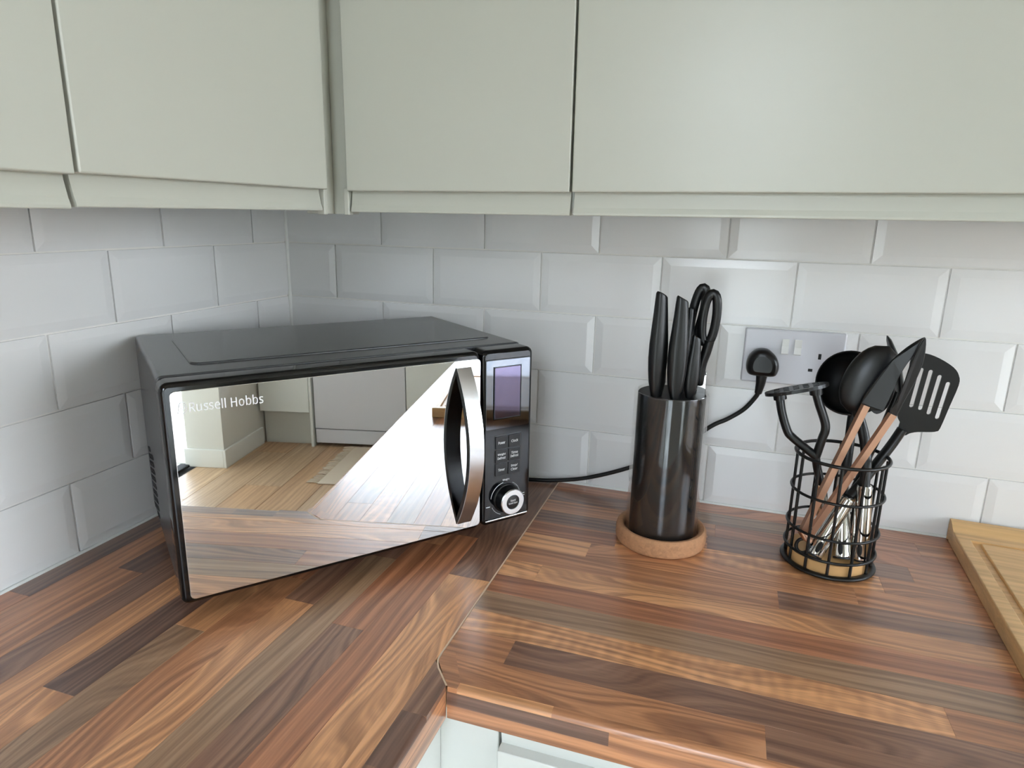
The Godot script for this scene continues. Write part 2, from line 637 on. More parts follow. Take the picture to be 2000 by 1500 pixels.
# ---------------------------------------------------------------- worktops
func worktops() -> void:
	var tex := [wood_image(11, 0.02, 0.0), wood_image(23, 0.10, 0.0), wood_image(37, 0.05, 0.16)]
	var tones := {
		"D": Color(0.63, 0.465, 0.375), "G": Color(0.70, 0.555, 0.43), "M": Color(0.84, 0.595, 0.425),
		"R": Color(0.785, 0.53, 0.38), "L": Color(0.96, 0.71, 0.505), "P": Color(0.53, 0.395, 0.335),
	}
	var pick := func(tone: String) -> StandardMaterial3D:
		var k := 0
		if tone.length() > 1:
			k = int(tone[1])
		return wood_mat("walnut_%s_%d" % [tone[0], k], tones[tone[0]], tex[k], 0.42, 0.5)
	var thick := -0.040
	var seam := 0.562
	# ---- the run along the back wall (strips along x)
	var wb := thing("worktop", "walnut block worktop along the back wall, carrying the knife block and utensil basket", "worktop")
	part("core", box(Vector3(seam + 0.002, thick + 0.001, 0.004), Vector3(3.46, -0.006, 0.560), 0.001), mats.pale_edge, wb)
	var rows := [
		[[0.80, "R"], [1.25, "R1"], [1.9, "M"], [2.6, "D"], [3.46, "M"]],
		[[0.74, "D1"], [0.95, "G1"], [1.13, "R"], [1.7, "M"], [2.5, "L"], [3.46, "R"]],
		[[0.84, "M"], [1.03, "R"], [1.5, "R1"], [2.2, "M1"], [3.46, "L"]],
		[[0.72, "D"], [0.83, "M"], [1.102, "D"], [1.6, "M"], [2.4, "R"], [3.46, "G"]],
		[[0.70, "R"], [1.058, "L2"], [1.6, "M1"], [2.4, "D"], [3.46, "M"]],
		[[0.666, "L"], [1.02, "M1"], [1.75, "M"], [2.5, "L1"], [3.46, "D"]],
		[[0.923, "M"], [1.6, "D"], [2.3, "M"], [3.46, "R"]],
		[[0.615, "L2"], [1.4, "L1"], [2.1, "R"], [3.46, "M"]],
		[[1.3, "R"], [2.0, "M"], [2.7, "G"], [3.46, "L"]],
		[[1.35, "G"], [2.2, "L"], [3.46, "R"]],
		[[1.07, "L2"], [1.7, "M"], [2.6, "D"], [3.46, "L"]],
		[[0.632, "M"], [1.4, "D1"], [2.1, "M"], [3.46, "R"]],
		[[0.898, "M1"], [1.5, "D"], [2.3, "L"], [3.46, "M"]],
	]
	for k in 13:
		var z0 := maxf(-0.003 + 0.0437 * k, 0.003)
		var z1 := -0.003 + 0.0437 * (k + 1)
		var x := seam + 0.0012
		if k == 12:
			x = 0.576
		for r in rows[k]:
			part("plank", plank_shape(x, r[0], z0, z1, -0.006, 0.0, true), pick.call(r[1]), wb)
			x = r[0]
	# the rounded front edge: a lip strip and the face below it
	front_edge(wb, pick, true)
	# the joint: a pale metal-like strip on edge along the seam, with its dog-leg at the front
	var st := Shape.new()
	var line := [Vector3(seam, 0, 0.004), Vector3(seam, 0, 0.528), Vector3(seam + 0.0002, 0, 0.534), Vector3(seam + 0.0010, 0, 0.539), Vector3(seam + 0.0030, 0, 0.5440), Vector3(0.5690, 0, 0.5510), Vector3(0.5885, 0, 0.5738)]
	for i in line.size() - 1:
		var a: Vector3 = line[i]
		var b: Vector3 = line[i + 1]
		var d := (b - a).normalized()
		var n := Vector3(-d.z, 0, d.x) * 0.0009
		var up := Vector3(0, 0.00025, 0)
		var dn := Vector3(0, -0.02, 0)
		st.quad(a - n + up, b - n + up, b + n + up, a + n + up, 0)
		st.quad(a - n + dn, b - n + dn, b - n + up, a - n + up, 0)
		st.quad(a + n + up, b + n + up, b + n + dn, a + n + dn, 0)
	part("joint_strip", st.mesh(false), mats.pale_edge, wb, "pale joint line between the two worktops")
	# filler where the dog-leg cuts the planks
	part("plank", mitre_piece(0.0), pick.call("M1"), wb)
	# ---- the run along the left wall (strips along z)
	var wl := thing("worktop", "walnut block worktop along the left wall, under the microwave", "worktop")
	part("core", box(Vector3(0.004, thick + 0.001, 0.004), Vector3(0.556, -0.006, 1.75), 0.001), mats.pale_edge, wl)
	var cols := [
		[[0.60, "P"], [1.1, "R"], [1.75, "M"]],
		[[0.30, "D"], [0.95, "M"], [1.75, "G"]],
		[[0.51, "P"], [1.0, "M"], [1.75, "L"]],
		[[0.28, "M"], [0.85, "D1"], [1.75, "M"]],
		[[0.36, "L"], [0.90, "L"], [1.75, "D"]],
		[[0.30, "M"], [0.712, "P1"], [1.1, "L1"], [1.75, "M"]],
		[[0.40, "M"], [0.584, "L1"], [1.2, "G1"], [1.75, "R"]],
		[[0.45, "R"], [1.0, "M1"], [1.75, "G"]],
		[[0.495, "D"], [0.95, "L1"], [1.75, "R"]],
		[[0.36, "D"], [1.05, "G"], [1.75, "L"]],
		[[0.30, "M"], [0.52, "R"], [1.1, "D1"], [1.75, "M"]],
		[[0.26, "D"], [0.95, "R"], [1.75, "L"]],
		[[0.37, "D1"], [1.0, "L1"], [1.75, "D"]],
	]
	for k in 13:
		var x0 := maxf(-0.004 + 0.0422 * k, 0.003)
		var x1 := minf(-0.004 + 0.0422 * (k + 1), seam - 0.0008)
		if k == 12:
			x1 = seam - 0.0008
		var z := 0.003
		for r in cols[k]:
			part("plank", plank_shape(x0, x1, z, r[0], -0.006, 0.0, false), pick.call(r[1]), wl)
			z = r[0]
	part("plank", plank_shape(0.5446, seam - 0.0008, 0.003, 0.37, -0.0058, 0.0002, false), pick.call("D1"), wl)
	part("plank", plank_shape(0.5446, seam - 0.0008, 0.37, 1.0, -0.0058, 0.0002, false), pick.call("L1"), wl)
	part("plank", mitre_piece(1.0), pick.call("D"), wl)
	front_edge(wl, pick, false)


# the small pieces on either side of the diagonal cut where the two runs meet
func mitre_piece(which: float) -> ArrayMesh:
	var s := Shape.new()
	var pts := [Vector2(0.5632, 0.521), Vector2(0.576, 0.521), Vector2(0.600, 0.565), Vector2(0.600, 0.5745), Vector2(0.5898, 0.5745), Vector2(0.5640, 0.540)]
	if which > 0.5:
		pts = [Vector2(0.5612, 0.541), Vector2(0.5878, 0.5745), Vector2(0.5878, 0.62), Vector2(0.5612, 0.62)]
	var p := PackedVector2Array(pts)
	var t := Geometry2D.triangulate_polygon(p)
	for i in range(0, t.size(), 3):
		var v := []
		for k in 3:
			var q := p[t[i + k]]
			v.append(Vector3(q.x, 0.0001, q.y))
		if (v[1] - v[0]).cross(v[2] - v[0]).y < 0:
			v.reverse()
		var uv := func(q: Vector3) -> Vector2: return Vector2(q.x / 1.5, q.z / 0.3) if which < 0.5 else Vector2(q.z / 1.5, q.x / 0.3)
		s.tri(v[0], v[1], v[2], 0, uv.call(v[0]), uv.call(v[1]), uv.call(v[2]))
		var d := Vector3(0, -0.006, 0)
		s.tri(v[2] + d, v[1] + d, v[0] + d, 0)
	for i in p.size():
		var a := p[i]
		var b := p[(i + 1) % p.size()]
		s.quad(Vector3(a.x, 0.0001, a.y), Vector3(b.x, 0.0001, b.y), Vector3(b.x, -0.006, b.y), Vector3(a.x, -0.006, a.y), 0)
	return s.mesh()


# the postformed front: strips that roll over the arris and down the face
func front_edge(parent: Node3D, pick: Callable, along_x: bool) -> void:
	var f := 0.5745 if along_x else 0.5880
	var inner := 0.5651 if along_x else 0.5606
	var r := 0.006
	# profile across the run: (distance from the wall, height)
	var lip := []
	lip.append(Vector2(inner, 0.0))
	for i in 6:
		var a := PI / 2 * i / 5.0
		lip.append(Vector2(f - r + r * sin(a), -r + r * cos(a)))
	var upper := [Vector2(f, -r), Vector2(f, -0.0215)]
	var lower := [Vector2(f, -0.0215), Vector2(f, -0.038), Vector2(f - 0.002, -0.040), Vector2(f - 0.02, -0.040)]
	var sets := []
	if along_x:
		sets = [[lip, [[0.6, 0.70, "L"], [0.70, 1.1, "M1"], [1.1, 1.7, "L"], [1.7, 2.6, "R"], [2.6, 3.46, "M"]]],
			[upper, [[0.589, 0.757, "P"], [0.757, 1.25, "M1"], [1.25, 1.9, "R"], [1.9, 2.7, "D"], [2.7, 3.46, "M"]]],
			[lower, [[0.589, 1.0, "M"], [1.0, 1.8, "R1"], [1.8, 2.6, "M"], [2.6, 3.46, "L"]]]]
	else:
		sets = [[lip, [[0.62, 0.69, "P"], [0.69, 1.2, "D"], [1.2, 1.75, "M"]]],
			[upper, [[0.5745, 1.0, "M1"], [1.0, 1.75, "R"]]],
			[lower, [[0.5745, 0.9, "M"], [0.9, 1.75, "L"]]]]
	for st in sets:
		var prof: Array = st[0]
		for seg in st[1]:
			var s := Shape.new()
			var off := rng.randf_range(0.0, 0.7)
			var offu := rng.randf_range(0.0, 0.3)
			var run := 0.0
			for i in prof.size() - 1:
				var a: Vector2 = prof[i]
				var b: Vector2 = prof[i + 1]
				var l := (b - a).length()
				var q := []
				for c in [[seg[0], a], [seg[1], a], [seg[1], b], [seg[0], b]]:
					q.append(Vector3(c[0], c[1].y, c[1].x) if along_x else Vector3(c[1].x, c[1].y, c[0]))
				var va := off + run / 0.3
				var vb := off + (run + l) / 0.3
				var u0 := offu
				var u1: float = offu + (seg[1] - seg[0]) / 1.5
				var uv := [Vector2(u0, va), Vector2(u1, va), Vector2(u1, vb), Vector2(u0, vb)]
				if along_x:
					q.reverse()
					uv.reverse()
				s.quad(q[0], q[1], q[2], q[3], 1, uv)
				run += l
			# a thin back so that the strip is solid
			var back := Shape.new()
			var c0: float = seg[0]
			var c1: float = seg[1]
			var top: Vector2 = prof[0]
			var bot: Vector2 = prof[-1]
			var ya := top.y - 0.0003
			var yb := bot.y + 0.0003
			var d := inner if prof == lip else f - 0.004
			var w := [Vector3(c0, ya, d), Vector3(c1, ya, d), Vector3(c1, yb, d), Vector3(c0, yb, d)]
			if not along_x:
				w = [Vector3(d, ya, c0), Vector3(d, ya, c1), Vector3(d, yb, c1), Vector3(d, yb, c0)]
				w.reverse()
			back.quad(w[0], w[1], w[2], w[3], 0)
			s.add(back)
			part("edge_plank", s.mesh(false), pick.call(seg[2]), parent)


# ---------------------------------------------------------------- cabinets
# A slab door with a scooped grip: profile (depth out from the carcass, height) extruded to width w.
# It is built facing +z with its lower left corner at the origin; grip_low puts the scoop at the bottom edge.
func door_shapes(w: float, h: float, grip_low: bool) -> Array:
	var g := 0.0265
	var t := 0.020
	var slab := box(Vector3(0, g, 0), Vector3(w, h, t), 0.0015)
	var s := Shape.new()
	# recessed grip: a hollow curve that comes forward again at the very edge
	var prof := [Vector2(0.0, g + 0.002), Vector2(0.0065, g + 0.002), Vector2(0.0070, g - 0.004), Vector2(0.0080, 0.017), Vector2(0.0095, 0.009), Vector2(0.0115, 0.003), Vector2(0.0115, 0.0008), Vector2(0.0108, 0.0), Vector2(0.0, 0.0)]
	var r0 := PackedVector3Array()
	var r1 := PackedVector3Array()
	for p in prof:
		r0.append(Vector3(0.0006, p.y, p.x))
		r1.append(Vector3(w - 0.0006, p.y, p.x))
	s.skin([r0, r1], 0)
	if not grip_low:
		var flip := Transform3D(Basis.from_scale(Vector3(1, -1, 1)), Vector3(0, h, 0))
		slab.moved(flip)
		s.moved(flip)
	return [slab, s]


func cabinet(called: String, label: String, group: String, w: float, h: float, depth: float, at: Vector3, turn: float, low: bool, tilt := 0.0) -> Node3D:
	var c := thing(called, label, "cabinet", at, group)
	c.rotation = Vector3(0, turn, 0)
	if tilt != 0.0:
		c.basis = c.basis * Basis(Vector3.BACK, tilt)
	var y0 := 0.0
	part("body", box(Vector3(0.0004, y0 + 0.002, -depth), Vector3(w - 0.0004, h - 0.002, -0.0025), 0.0008), mats.cabinet_body, c)
	var ds := door_shapes(w - 0.003, h - (0.0 if low else 0.004), low)
	var face: Material = mats.base_gloss if called == "base_cabinet" else mats.cabinet_gloss
	var d := part("door", ds[0], face, c)
	d.position = Vector3(0.0015, 0, 0)
	part("grip_recess", ds[1], face, d)
	return c


func wall_cabinets() -> void:
	var top := 1.19
	var yb := 0.4705
	var d := 0.305
	# back run: doors face +z; front plane z = 0.325
	cabinet("wall_cabinet", "narrow white handleless wall cabinet right of the corner post, above the microwave", "white wall cabinets", 0.3005, top - yb, 0.297, Vector3(0.3372, yb, d), 0.0, true, 0.004)
	cabinet("wall_cabinet", "widest white handleless wall cabinet, above the knife block and utensil basket", "white wall cabinets", 0.90, top - yb, 0.297, Vector3(0.6378, yb + 0.0015, d), 0.0, true, 0.006)
	# left run: doors face +x
	cabinet("wall_cabinet", "white handleless wall cabinet on the left wall, joining the corner post", "white wall cabinets", 0.3505, top - yb, 0.297, Vector3(d, yb - 0.002, 0.6960), PI / 2, true, 0.008)
	cabinet("wall_cabinet", "white handleless wall cabinet furthest left, cut off by the photo's edge", "white wall cabinets", 0.50, top - yb, 0.297, Vector3(d, yb - 0.0055, 1.1968), PI / 2, true, 0.004)
	# the corner post: an L of two narrow fillers, with short returns
	var p := thing("corner_post", "narrow white L-shaped corner post between the two runs of wall cabinets", "corner post", Vector3(0, 0, 0))
	part("filler", box(Vector3(0.290, yb - 0.003, 0.290), Vector3(0.308, top, 0.3440), 0.001), mats.cabinet_gloss, p)
	part("filler", box(Vector3(0.308, yb - 0.003, 0.290), Vector3(0.3358, top, 0.308), 0.001), mats.cabinet_gloss, p)
	part("corner_carcass", box(Vector3(0.010, yb + 0.006, 0.010), Vector3(0.3358, top - 0.01, 0.290), 0.001), mats.cabinet_body, p)
	part("end_block", box(Vector3(0.306, yb - 0.004, 0.337), Vector3(0.3175, yb + 0.030, 0.3445), 0.001), mats.cabinet_gloss, p)
	part("end_block", box(Vector3(0.329, yb - 0.004, 0.306), Vector3(0.3365, yb + 0.030, 0.3175), 0.001), mats.cabinet_gloss, p)


func base_cabinets() -> void:
	var h := 0.72
	var y := -0.041 - h
	var plane := 0.545
	# under the back run
	cabinet("base_cabinet", "white handleless base cabinet under the back worktop, below the knife block", "white base cabinets", 0.550, h, 0.53, Vector3(0.640, y, plane), 0.0, false)
	cabinet("base_cabinet", "white handleless base cabinet under the back worktop, below the chopping board", "white base cabinets", 0.60, h, 0.53, Vector3(1.191, y, plane), 0.0, false)
	cabinet("base_cabinet", "white handleless base cabinet under the back worktop, right of the board cabinet", "white base cabinets", 0.60, h, 0.53, Vector3(1.792, y, plane), 0.0, false)
	# under the left run
	cabinet("base_cabinet", "white handleless base cabinet under the left worktop, next to the corner post", "white base cabinets", 0.50, h, 0.53, Vector3(0.552, y, 1.180), PI / 2, false)
	cabinet("base_cabinet", "white handleless base cabinet under the left worktop, nearest the garden wall", "white base cabinets", 0.55, h, 0.53, Vector3(0.552, y, 1.735), PI / 2, false)
	var p := thing("corner_post", "white corner post below the worktop joint, between the base cabinets", "corner post", Vector3.ZERO)
	part("filler", box(Vector3(0.555, y, 0.530), Vector3(0.6385, -0.041, 0.552), 0.0015), mats.base_gloss, p)
	part("filler", box(Vector3(0.552, y, 0.5525), Vector3(0.572, -0.041, 0.678), 0.0015), mats.base_gloss, p)
	part("corner_carcass", box(Vector3(0.01, y, 0.01), Vector3(0.5515, -0.042, 0.529), 0.001), mats.cabinet_body, p)
	part("plinth", box(Vector3(0.50, FLOOR, 0.48), Vector3(2.40, y - 0.001, 0.498), 0.001), mats.cabinet_body, p)
	part("plinth", box(Vector3(0.482, FLOOR, 0.499), Vector3(0.50, y - 0.001, 1.735), 0.001), mats.cabinet_body, p)


# the units, dishwasher and rug that the microwave's mirror door shows
func far_side() -> void:
	var fx := 3.490
	var top := -0.041
	var h := 0.72
	var wk := thing("worktop", "far worktop under the window, across the room in the mirror door", "worktop")
	var tex: Texture2D = mats["walnut_M_0"].albedo_texture
	for k in 14:
		var x0 := 3.465 + 0.0445 * k
		part("plank", plank_shape(x0, x0 + 0.0445, 0.01, 1.02 + 0.05 * (k % 3), -0.04, 0.0, false), wood_mat("walnut_M_0", Color.WHITE, tex, 0.36), wk)
		part("plank", plank_shape(x0, x0 + 0.0445, 1.02 + 0.05 * (k % 3), 2.13, -0.04, 0.0, false), mats["walnut_R_0"], wk)
	# base cabinet next to the wall end (door faces -x)
	var c := cabinet("base_cabinet", "cream base cabinet beside the wall end, seen in the mirror door", "", 0.325, 0.645, 0.55, Vector3(fx, top - 0.645 - 0.001, 1.812), -PI / 2, false)
	part("plinth", box(Vector3(0.0, -0.223, -0.058), Vector3(0.325, 0.0, -0.04), 0.001), mats.cabinet_body, c)
	var e := thing("end_panel", "thin cream end panel standing left of the dishwasher, seen in the mirror door", "panel", Vector3(fx - 0.018, FLOOR, 1.795))
	part("panel", box(Vector3(0, 0, 0), Vector3(0.57, 0.868, 0.016), 0.001), mats.base_gloss, e)
	var dwm := mat("appliance_grey", Color(0.84, 0.84, 0.86), 0.32)
	var w := thing("dishwasher", "pale grey dishwasher between cream panels, seen in the mirror door", "dishwasher", Vector3(fx, FLOOR, 1.195))
	part("body", box(Vector3(0.03, 0.03, 0.004), Vector3(0.56, 0.862, 0.594), 0.002), mats.cabinet_body, w)
	part("door", box(Vector3(0.0, 0.118, 0.004), Vector3(0.028, 0.862, 0.592), 0.003), dwm, w)
	part("kick_panel", box(Vector3(0.004, 0.022, 0.004), Vector3(0.028, 0.112, 0.592), 0.003), dwm, w)
	for z in [0.05, 0.54]:
		part("foot", lathe([Vector2(0, 0), Vector2(0.015, 0), Vector2(0.015, 0.03), Vector2(0, 0.03)], 16), mats.black_rubber, w).position = Vector3(0.08, 0, z)
	cabinet("base_cabinet", "cream base cabinet right of the dishwasher, seen in the mirror door", "", 0.60, h, 0.55, Vector3(fx, top - h - 0.001, 0.590), -PI / 2, false)
	# runner rug with fringe
	var r := thing("rug", "pale fringed runner rug on the oak floor, seen in the mirror door", "rug", Vector3(2.87, FLOOR, 0.55))
	var rm := mat("rug_weave", Color(0.80, 0.74, 0.66), 0.95)
	part("weave", box(Vector3(0, 0.0005, 0), Vector3(0.62, 0.008, 0.98), 0.003), rm, r)
	var fr := Shape.new()
	for i in 34:
		var x := 0.009 + 0.0183 * i
		var dx := rng.randf_range(-0.012, 0.012)
		fr.add(tube([Vector3(x, 0.005, 0.978), Vector3(x + dx * 0.4, 0.008, 1.005), Vector3(x + dx, 0.004, 1.04 + rng.randf_range(-0.008, 0.008))], [0.004, 0.0035, 0.003], 6))
	part("fringe", fr.mesh(), rm, r)


# ---------------------------------------------------------------- microwave
func microwave() -> void:
	var W := 0.484
	var m := thing("microwave", "black microwave with mirrored door standing across the tiled corner", "microwave", Vector3(0.2618, 0.0, 0.5836))
	m.rotation.y = deg_to_rad(51.07)
	var y0 := 0.025
	var y1 := 0.2897
	# casing: rounded along its long edges
	var cs := rprism(W - 0.003, y1 - y0 - 0.002, -0.324, -0.036, 0.006, 0.003, 0.0015, 4)
	part("casing", cs.moved(Transform3D(Basis.IDENTITY, Vector3(W / 2, (y0 + y1) / 2 + 0.001, 0))), mats.black_casing, m)
	# pressed panel on the top
	var emb := rprism(0.418, 0.192, 0.0, 0.0022, 0.014, 0.0, 0.0018, 6)
	part("top_panel", emb.moved(Transform3D(Basis(Vector3.RIGHT, -PI / 2), Vector3(0.252, y1 - 0.0004, -0.177))), mats.black_casing, m)
	for p in [Vector2(0.05, -0.10), Vector2(W - 0.05, -0.10), Vector2(0.04, -0.29), Vector2(W - 0.04, -0.29)]:
		part("foot", lathe([Vector2(0, 0), Vector2(0.013, 0), Vector2(0.015, 0.004), Vector2(0.016, 0.026), Vector2(0, 0.026)], 20), mats.black_rubber, m).position = Vector3(p.x, 0, p.y)
	# vents low on the left side, staggered slots
	var v := Shape.new()
	for i in 9:
		for j in 4:
			var yy := 0.036 + 0.011 * i + (0.0 if j % 2 == 0 else 0.0055)
			var zz := -0.300 + 0.020 * j
			v.add(box(Vector3(0.0009, yy, zz), Vector3(0.0021, yy + 0.0042, zz + 0.015), 0.0004))
	part("vent", v.mesh(), mats.black_rubber, m, "rows of black vent slots")
	# the front leans back a hair with the door glass
	var lean := Basis(Vector3.RIGHT, -0.009)
	var org := Vector3(0, y0, 0)
	var at := func(o: Node3D) -> Node3D:
		o.transform = Transform3D(lean, org) * o.transform
		return o
	var H := y1 - y0 - 0.001
	# door frame
	var ds := 0.3962
	var df := rprism(ds, H, -0.031, 0.0, 0.010, 0.002, 0.0055, 5)
	var door: Node3D = at.call(part("door", df.moved(Transform3D(Basis.IDENTITY, Vector3(ds / 2, H / 2, 0))), mats.black_gloss, m))
	var gl := rprism(0.3855, 0.2480, -0.002, 0.0012, 0.006, 0.0, 0.0006, 4)
	part("mirror_glass", gl.moved(Transform3D(Basis.IDENTITY, Vector3(0.0097 + 0.1928, 0.1300, 0))), mats.mirror_glass, door, "mirrored door window")
	# maker's name, printed on the glass
	lettering("logo_lettering", "Russell Hobbs", Vector3(0.0670, 0.2350, 0.0014), 0.0775, 0.0115, mats.white_print, door)
	var ring := Shape.new()
	var pts := []
	for i in 24:
		var a := TAU * i / 24
		pts.append(Vector3(0.0215 + 0.0042 * cos(a), 0.2350 + 0.0064 * sin(a), 0.0014))
	ring.add(tube(pts, Vector2(0.0005, 0.0004), 6, Vector3.ZERO, true))
	ring.add(tube([Vector3(0.0165, 0.229, 0.0014), Vector3(0.0175, 0.234, 0.0014), Vector3(0.0190, 0.2395, 0.0014)], 0.0005, 6))
	ring.add(tube([Vector3(0.0203, 0.2385, 0.0014), Vector3(0.0198, 0.2345, 0.0014), Vector3(0.0218, 0.2325, 0.0014), Vector3(0.0236, 0.2345, 0.0014), Vector3(0.0230, 0.2390, 0.0014)], 0.0005, 6))
	part("emblem", ring.mesh(), mats.white_print, door)
	# handle: a bow standing off the glass, black behind, brushed strap in front
	var body := []
	var strap := []
	var s0 := 0.3565
	var s1 := 0.3795
	for i in 29:
		var t := float(i) / 28.0
		var y := 0.0165 + 0.2280 * t
		var k := 2.0 * t - 1.0
		var outer := 0.0015 + 0.0370 * (1.0 - k * k)
		var inn := maxf(0.0012, outer - 0.0070)
		body.append(PackedVector3Array([Vector3(s0, y, inn), Vector3(s1, y, inn), Vector3(s1, y, outer), Vector3(s0, y, outer)]))
		strap.append(PackedVector3Array([Vector3(s0 + 0.0004, y, outer), Vector3(s1 - 0.0004, y, outer), Vector3(s1 - 0.0004, y, outer + 0.0016), Vector3(s0 + 0.0004, y, outer + 0.0016)]))
	var hb := Shape.new()
	hb.skin(body, 0)
	var hd := part("handle", hb, mat("handle_black", Color(0.012, 0.012, 0.014), 0.25, 0.0, 0.3), door, "black bow handle with a brushed metal front")
	var hs := Shape.new()
	hs_skin(hs, strap)
	part("handle_strap", hs, mats.brushed_steel, hd, "brushed metal strap")
	# control panel
	var cw := W - 0.3988
	var cp := rprism(cw, H, -0.031, 0.0, 0.010, 0.002, 0.0055, 5)
	var panel: Node3D = at.call(part("control_panel", cp.moved(Transform3D(Basis.IDENTITY, Vector3(0.3988 + cw / 2, H / 2, 0))), mats.black_gloss, m))
	var face := rprism(0.0755, 0.2405, -0.001, 0.0010, 0.002, 0.0, 0.0006, 3)
	part("panel_face", face.moved(Transform3D(Basis.IDENTITY, Vector3(0.4410, 0.1300, 0))), mat("panel_black", Color(0.035, 0.037, 0.045), 0.07), panel)
	part("display_window", rprism(0.0735, 0.1010, -0.001, 0.0013, 0.002, 0.0, 0.0004, 3).moved(Transform3D(Basis.IDENTITY, Vector3(0.4410, 0.1985, 0))), mat("smoked_mirror", Color(0.44, 0.455, 0.48), 0.05, 1.0), panel, "smoked mirror window round the display")
	part("panel_trim", box(Vector3(0.4045, 0.0062, 0.0005), Vector3(0.4785, 0.0085, 0.0016), 0.0004), mats.brushed_steel, panel, "thin bright trim line")
	var sc: Node3D = at.call(part("display_screen", rprism(0.0435, 0.0750, 0.0, 0.0018, 0.0015, 0.0, 0.0005, 3).moved(Transform3D(Basis.IDENTITY, Vector3(0.4395, 0.2010, 0.0006))), mat("screen_violet", Color(0.40, 0.375, 0.46), 0.06, 0.9), m, "dark violet display"))
	sc.set_meta("label", "dark violet display")
	var sf := Shape.new()
	for b in [[0.4165, 0.1622, 0.4625, 0.1640], [0.4165, 0.2380, 0.4625, 0.2396], [0.4165, 0.1622, 0.4178, 0.2396], [0.4612, 0.1622, 0.4625, 0.2396]]:
		sf.add(box(Vector3(b[0], b[1], 0.0008), Vector3(b[2], b[3], 0.0028), 0.0004))
	at.call(part("display_bezel", sf.mesh(), mats.black_gloss, m))
	# buttons
	var names := [["Power"], ["Clock"], ["Weight", "Defrost"], ["Time", "Defrost"], ["Timer"], ["Stop/", "Clear"]]
	at.call(part("button_surround", box(Vector3(0.4185, 0.0732, 0.0004), Vector3(0.4645, 0.1380, 0.0013), 0.0004), mats.black_gloss, m))
	for i in 6:
		var cx := 0.4304 + 0.0223 * (i % 2)
		var cy := 0.1267 - 0.0207 * (i / 2)
		var b: Node3D = at.call(part("button", rprism(0.0205, 0.0188, 0.0, 0.0014, 0.0012, 0.0, 0.0007, 3).moved(Transform3D(Basis.IDENTITY, Vector3(cx, cy, 0.0012))), mat("button_grey", Color(0.10, 0.105, 0.115), 0.35), m))
		var ln: Array = names[i]
		for k in ln.size():
			var yy: float = cy + (0.0 if ln.size() == 1 else (0.0026 if k == 0 else -0.0026))
			lettering("lettering", ln[k], Vector3(cx, yy, 0.0028), 0.0135 if ln[k].length() > 5 else 0.0115, 0.0040, mats.white_print, b, 0.0003)
	# dial
	var kx := 0.4405
	var ky := 0.0385
	var dial: Node3D = at.call(part("dial", lathe([Vector2(0, 0), Vector2(0.0225, 0), Vector2(0.0222, 0.002), Vector2(0.0205, 0.003), Vector2(0.0198, 0.016), Vector2(0.0190, 0.0175), Vector2(0, 0.0175)], 48).moved(Transform3D(Basis(Vector3.RIGHT, PI / 2), Vector3(kx, ky, 0.0008))), mats.black_satin, m, "black dial with a bright ring"))
	part("dial_ring", lathe([Vector2(0.0105, 0.0), Vector2(0.0195, 0.0), Vector2(0.0198, 0.0008), Vector2(0.0185, 0.0022), Vector2(0.0112, 0.0022), Vector2(0.0105, 0.0012)], 48, true).moved(Transform3D(Basis(Vector3.RIGHT, PI / 2), Vector3(kx, ky, 0.0178))), mats.brushed_steel, dial, "bright brushed ring")
	part("dial_cap", lathe([Vector2(0, 0), Vector2(0.0104, 0), Vector2(0.0104, 0.0014), Vector2(0.0095, 0.0020), Vector2(0, 0.0022)], 36).moved(Transform3D(Basis(Vector3.RIGHT, PI / 2), Vector3(kx, ky, 0.0178))), mats.black_satin, dial)
	lettering("lettering", "Start/", Vector3(kx, ky + 0.0028, 0.0202), 0.0090, 0.0030, mats.white_print, dial, 0.0003)
	lettering("lettering", "Quick Start", Vector3(kx, ky - 0.0016, 0.0202), 0.0150, 0.0032, mats.white_print, dial, 0.0003)
	# arcs and words round the dial
	var arcs := Shape.new()
	for ar in [[100.0, 172.0], [12.0, 62.0], [205.0, 250.0]]:
		var ap := []
		for i in 15:
			var a := deg_to_rad(lerpf(ar[0], ar[1], i / 14.0))
			ap.append(Vector3(kx - 0.0015 + 0.0255 * cos(a), ky + 0.0255 * sin(a), 0.0012))
		arcs.add(tube(ap, Vector2(0.0008, 0.0003), 6, Vector3.ZERO))
	for tk in [[0.4690, 0.0395, 0.0040], [0.4690, 0.0360, 0.0040], [0.4055, 0.0292, 0.007]]:
		arcs.add(box(Vector3(tk[0], tk[1], 0.0009), Vector3(tk[0] + tk[2], tk[1] + 0.0012, 0.0014), 0.0002))
	at.call(part("dial_marking", arcs.mesh(), mats.white_print, m))
	lettering("lettering", "Weight", Vector3(0.4395, 0.0675, 0.0013), 0.0120, 0.0036, mats.white_print, panel, 0.0003)


func hs_skin(s: Shape, rings: Array) -> void:
	# four smooth bands, hard along the long edges
	for i in rings.size() - 1:
		var a: PackedVector3Array = rings[i]
		var b: PackedVector3Array = rings[i + 1]
		for j in 4:
			var k := (j + 1) % 4
			s.quad(a[j], a[k], b[k], b[j], 10 + j)
	s.cap(rings[0], 901, true)
	s.cap(rings[-1], 902, false)


